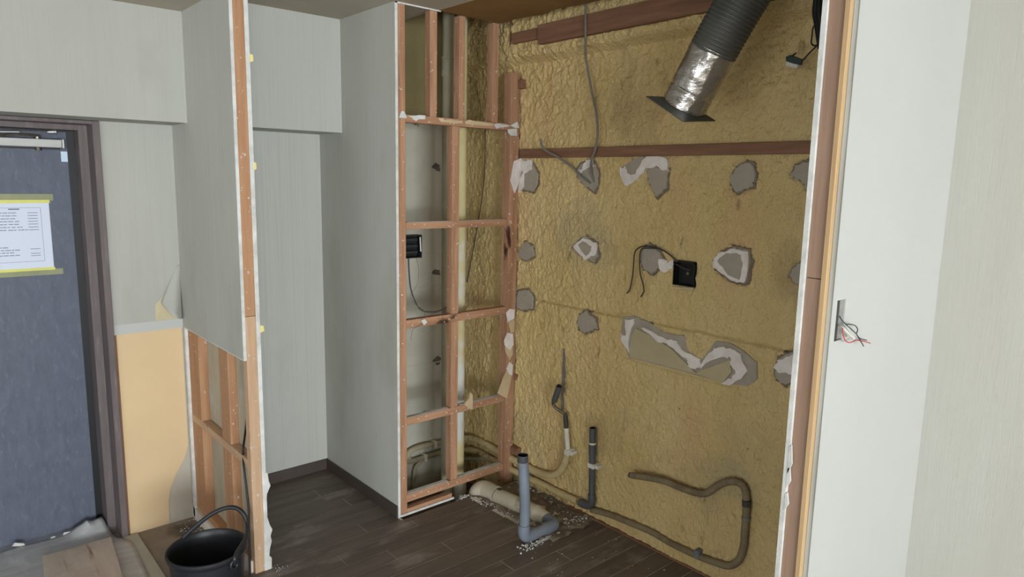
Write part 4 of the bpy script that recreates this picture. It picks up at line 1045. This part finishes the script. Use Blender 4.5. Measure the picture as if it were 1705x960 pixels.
for P_ in (An, Af):
    dd = (P_-BC); dd.z = 0; dd.normalize(); tt = Vector((-dd.y, dd.x, 0))
    cc = BC+dd*0.150; cc.z = zr-0.026
    loop = [cc+dd*0.006+tt*(0.015*math.cos(q))+Vector((0, 0, 0.017*math.sin(q))) for q in [2*math.pi*i/20 for i in range(21)]]
    MB().tube(loop, 0.0055, 10, cap=False).build('handle_lug', 'rubber', bk)
cab('power_cable', 'thin black cable running down inside the partition beside its end post', 'cable',
    [at(411, 690, 'x', 0.99), at(409, 715, 'x', 0.985), at(405, 748, 'x', 0.98), at(406, 775, 'x', 0.965), at(410, 810, 'x', 0.962), at(414, 850, 'x', 0.962), at(415, 900, 'x', 0.955), (0.945, 2.70, ZE+0.004)], 0.0045, 'black')

# grey sheet, plywood
S = lambda px, py: at(px, py, 'z', ZE+0.011)
edge = [S(0, 914), S(90, 894), S(160, 868), S(175, 862), S(190, 870), S(213, 888), S(224, 903), S(238, 932), S(250, 960)]
base = [(-0.28, 3.66), (edge[1][0], 3.655), (0.50, 3.66), (0.575, 3.672), (0.598, 3.66), (0.655, 3.49), (0.664, 3.38), (0.655, 3.2), (0.645, 3.02), (0.63, 2.5), (-0.28, 2.5)]
# wavy sheet over a grid clipped to the outline in x
sv, sfc = [], []
def xr(y):
    pts = [(2.5, 0.63), (3.02, 0.645), (3.2, 0.655), (3.38, 0.662), (3.46, 0.64), (3.49, 0.615), (3.66, 0.585)]
    for (a, xa), (b, xb) in zip(pts[:-1], pts[1:]):
        if y <= b: return xa+(xb-xa)*(y-a)/(b-a)
    return pts[-1][1]
ny_, nx_ = 60, 40
for j in range(ny_+1):
    y = 2.5+(3.662-2.5)*j/ny_
    for i in range(nx_+1):
        t = i/nx_
        x = -0.28+(xr(y)+0.28)*t
        z = ZE+0.0145+0.003*noise.noise((x*6, y*6, 1))
        if t > 0.94: z -= 0.006*(t-0.94)/0.06
        if y > 3.55 and x > 0.44: z += 0.055*min(1, (y-3.55)/0.09)*min(1, (x-0.44)/0.08)*(0.75+0.3*noise.noise((x*30, y*12, 4)))
        sv.append((x, y, z))
sfc = [(j*(nx_+1)+i, j*(nx_+1)+i+1, (j+1)*(nx_+1)+i+1, (j+1)*(nx_+1)+i) for j in range(ny_) for i in range(nx_)]
o = MB().add(sv, sfc, True).build('protective_sheet', 'sheet')
md = o.modifiers.new('thick', 'SOLIDIFY'); md.thickness = 0.0015; md.offset = -1
tag(o, 'dull grey plastic protective sheet laid in front of the dark door', 'sheet')
for q in ([(20, 909), (24, 903), (40, 904), (43, 908)], [(80, 899), (86, 893), (92, 892), (92, 897)], [(104, 893), (106, 886), (128, 882), (139, 885)]):
    MB().prism([at(px, py, 'y', 3.664) for px, py in q], (0, -0.001, 0)).build('torn_tape', 'plaster', o)
Pq = lambda px, py: at(px, py, 'z', ZE+0.03)
pl = [Pq(70, 925), Pq(185, 893), Pq(205, 960)]
dx = pl[2]-pl[1]
pl = [pl[0], pl[1], pl[1]+dx*1.5, pl[0]+dx*1.5]
o = MB().prism([(p[0], p[1], ZE+0.018) for p in pl], (0, 0, 0.012)).build('plywood_offcut', 'plywood', bevel=0.001)
tag(o, 'pale dusty plywood offcut with a reddish streak lying on the grey sheet', 'plywood')

# notice taped on the door
YN = DY3
nt_ = thing('notice_sheet', 'printed white notice sheet taped to the dark door', 'notice', (0.28, YN, 1.18))
q0, q1 = at(81, 334, 'y', YN), at(90, 447, 'y', YN)
nx1 = (q0[0]+q1[0])/2; nz1, nz0 = q0[2], q1[2]
nx0 = nx1-0.42
bx(nx0, nx1, YN-0.0008, YN, nz0, nz1).build('sheet', 'paper', nt_)
bx(nx0-0.02, nx1+0.004, YN-0.0014, YN-0.0006, nz1-0.010, nz1+0.004).build('tape', 'tape_yellow', nt_)
bx(nx0-0.02, nx1+0.004, YN-0.0014, YN-0.0006, nz0-0.004, nz0+0.008).build('tape', 'tape_yellow', nt_)
bx(nx0-0.03, nx1+0.018, YN-0.0006, YN, nz1+0.001, nz1+0.030).build('tape', 'tape_dull', nt_)
bx(nx0-0.03, nx1+0.034, YN-0.0006, YN, nz0-0.026, nz0).build('tape', 'tape_dull', nt_)
pr = MB()
def dash(xa, xb, z, hh=0.003): pr.box(xa, xb, YN-0.0011, YN-0.0008, z-hh/2, z+hh/2)
fx0, fx1, fz0, fz1 = nx0+0.025, nx1-0.032, nz0+0.038, nz1-0.030
dash(fx0, fx1, fz1, 0.0012); dash(fx0, fx1, fz0, 0.0012)
pr.box(fx0, fx0+0.0012, YN-0.0011, YN-0.0008, fz0, fz1).box(fx1-0.0012, fx1, YN-0.0011, YN-0.0008, fz0, fz1)
dash(nx1-0.15, nx1-0.11, fz1-0.006, 0.005)
for r_ in range(7):
    z = fz1-0.022-r_*0.0125
    x = nx1-0.205
    ln = [0.085, 0.08, 0.07, 0.09, 0.09, 0.10, 0.115][r_]
    while x < nx1-0.205+ln:
        wd = random.uniform(0.006, 0.02); dash(x, min(x+wd, nx1-0.085), z, 0.003); x += wd+random.choice((0.0015, 0.003, 0.006))
    dash(nx1-0.082, nx1-0.045, z, 0.0025)
    dash(nx0+0.05, nx0+0.15, z, 0.003)
for z, xe in ((fz0+0.065, -0.16), (fz0+0.053, -0.13), (fz0+0.042, -0.155), (fz0+0.03, -0.125)):
    x = nx0+0.06
    while x < nx1+xe:
        wd = random.uniform(0.008, 0.022); dash(x, x+wd, z, 0.0032); x += wd+0.003
for z in (fz0+0.056, fz0+0.036, fz0+0.026):
    dash(nx1-0.082, nx1-0.046, z, 0.0024)
o = pr.build('printing', 'print', nt_)
st = bx(at(101.5, 260, 'y', YN)[0], min(0.5715, at(121, 260, 'y', YN)[0]), YN-0.0008, YN, at(101, 269, 'y', YN)[2], at(101, 252, 'y', YN)[2]).build('door_sticker', mat('sticker', srgb(206, 224, 240), srgb(190, 212, 232), 30, rough=0.6))
tag(st, 'small pale blue sticker near the top corner of the dark door', 'sticker')
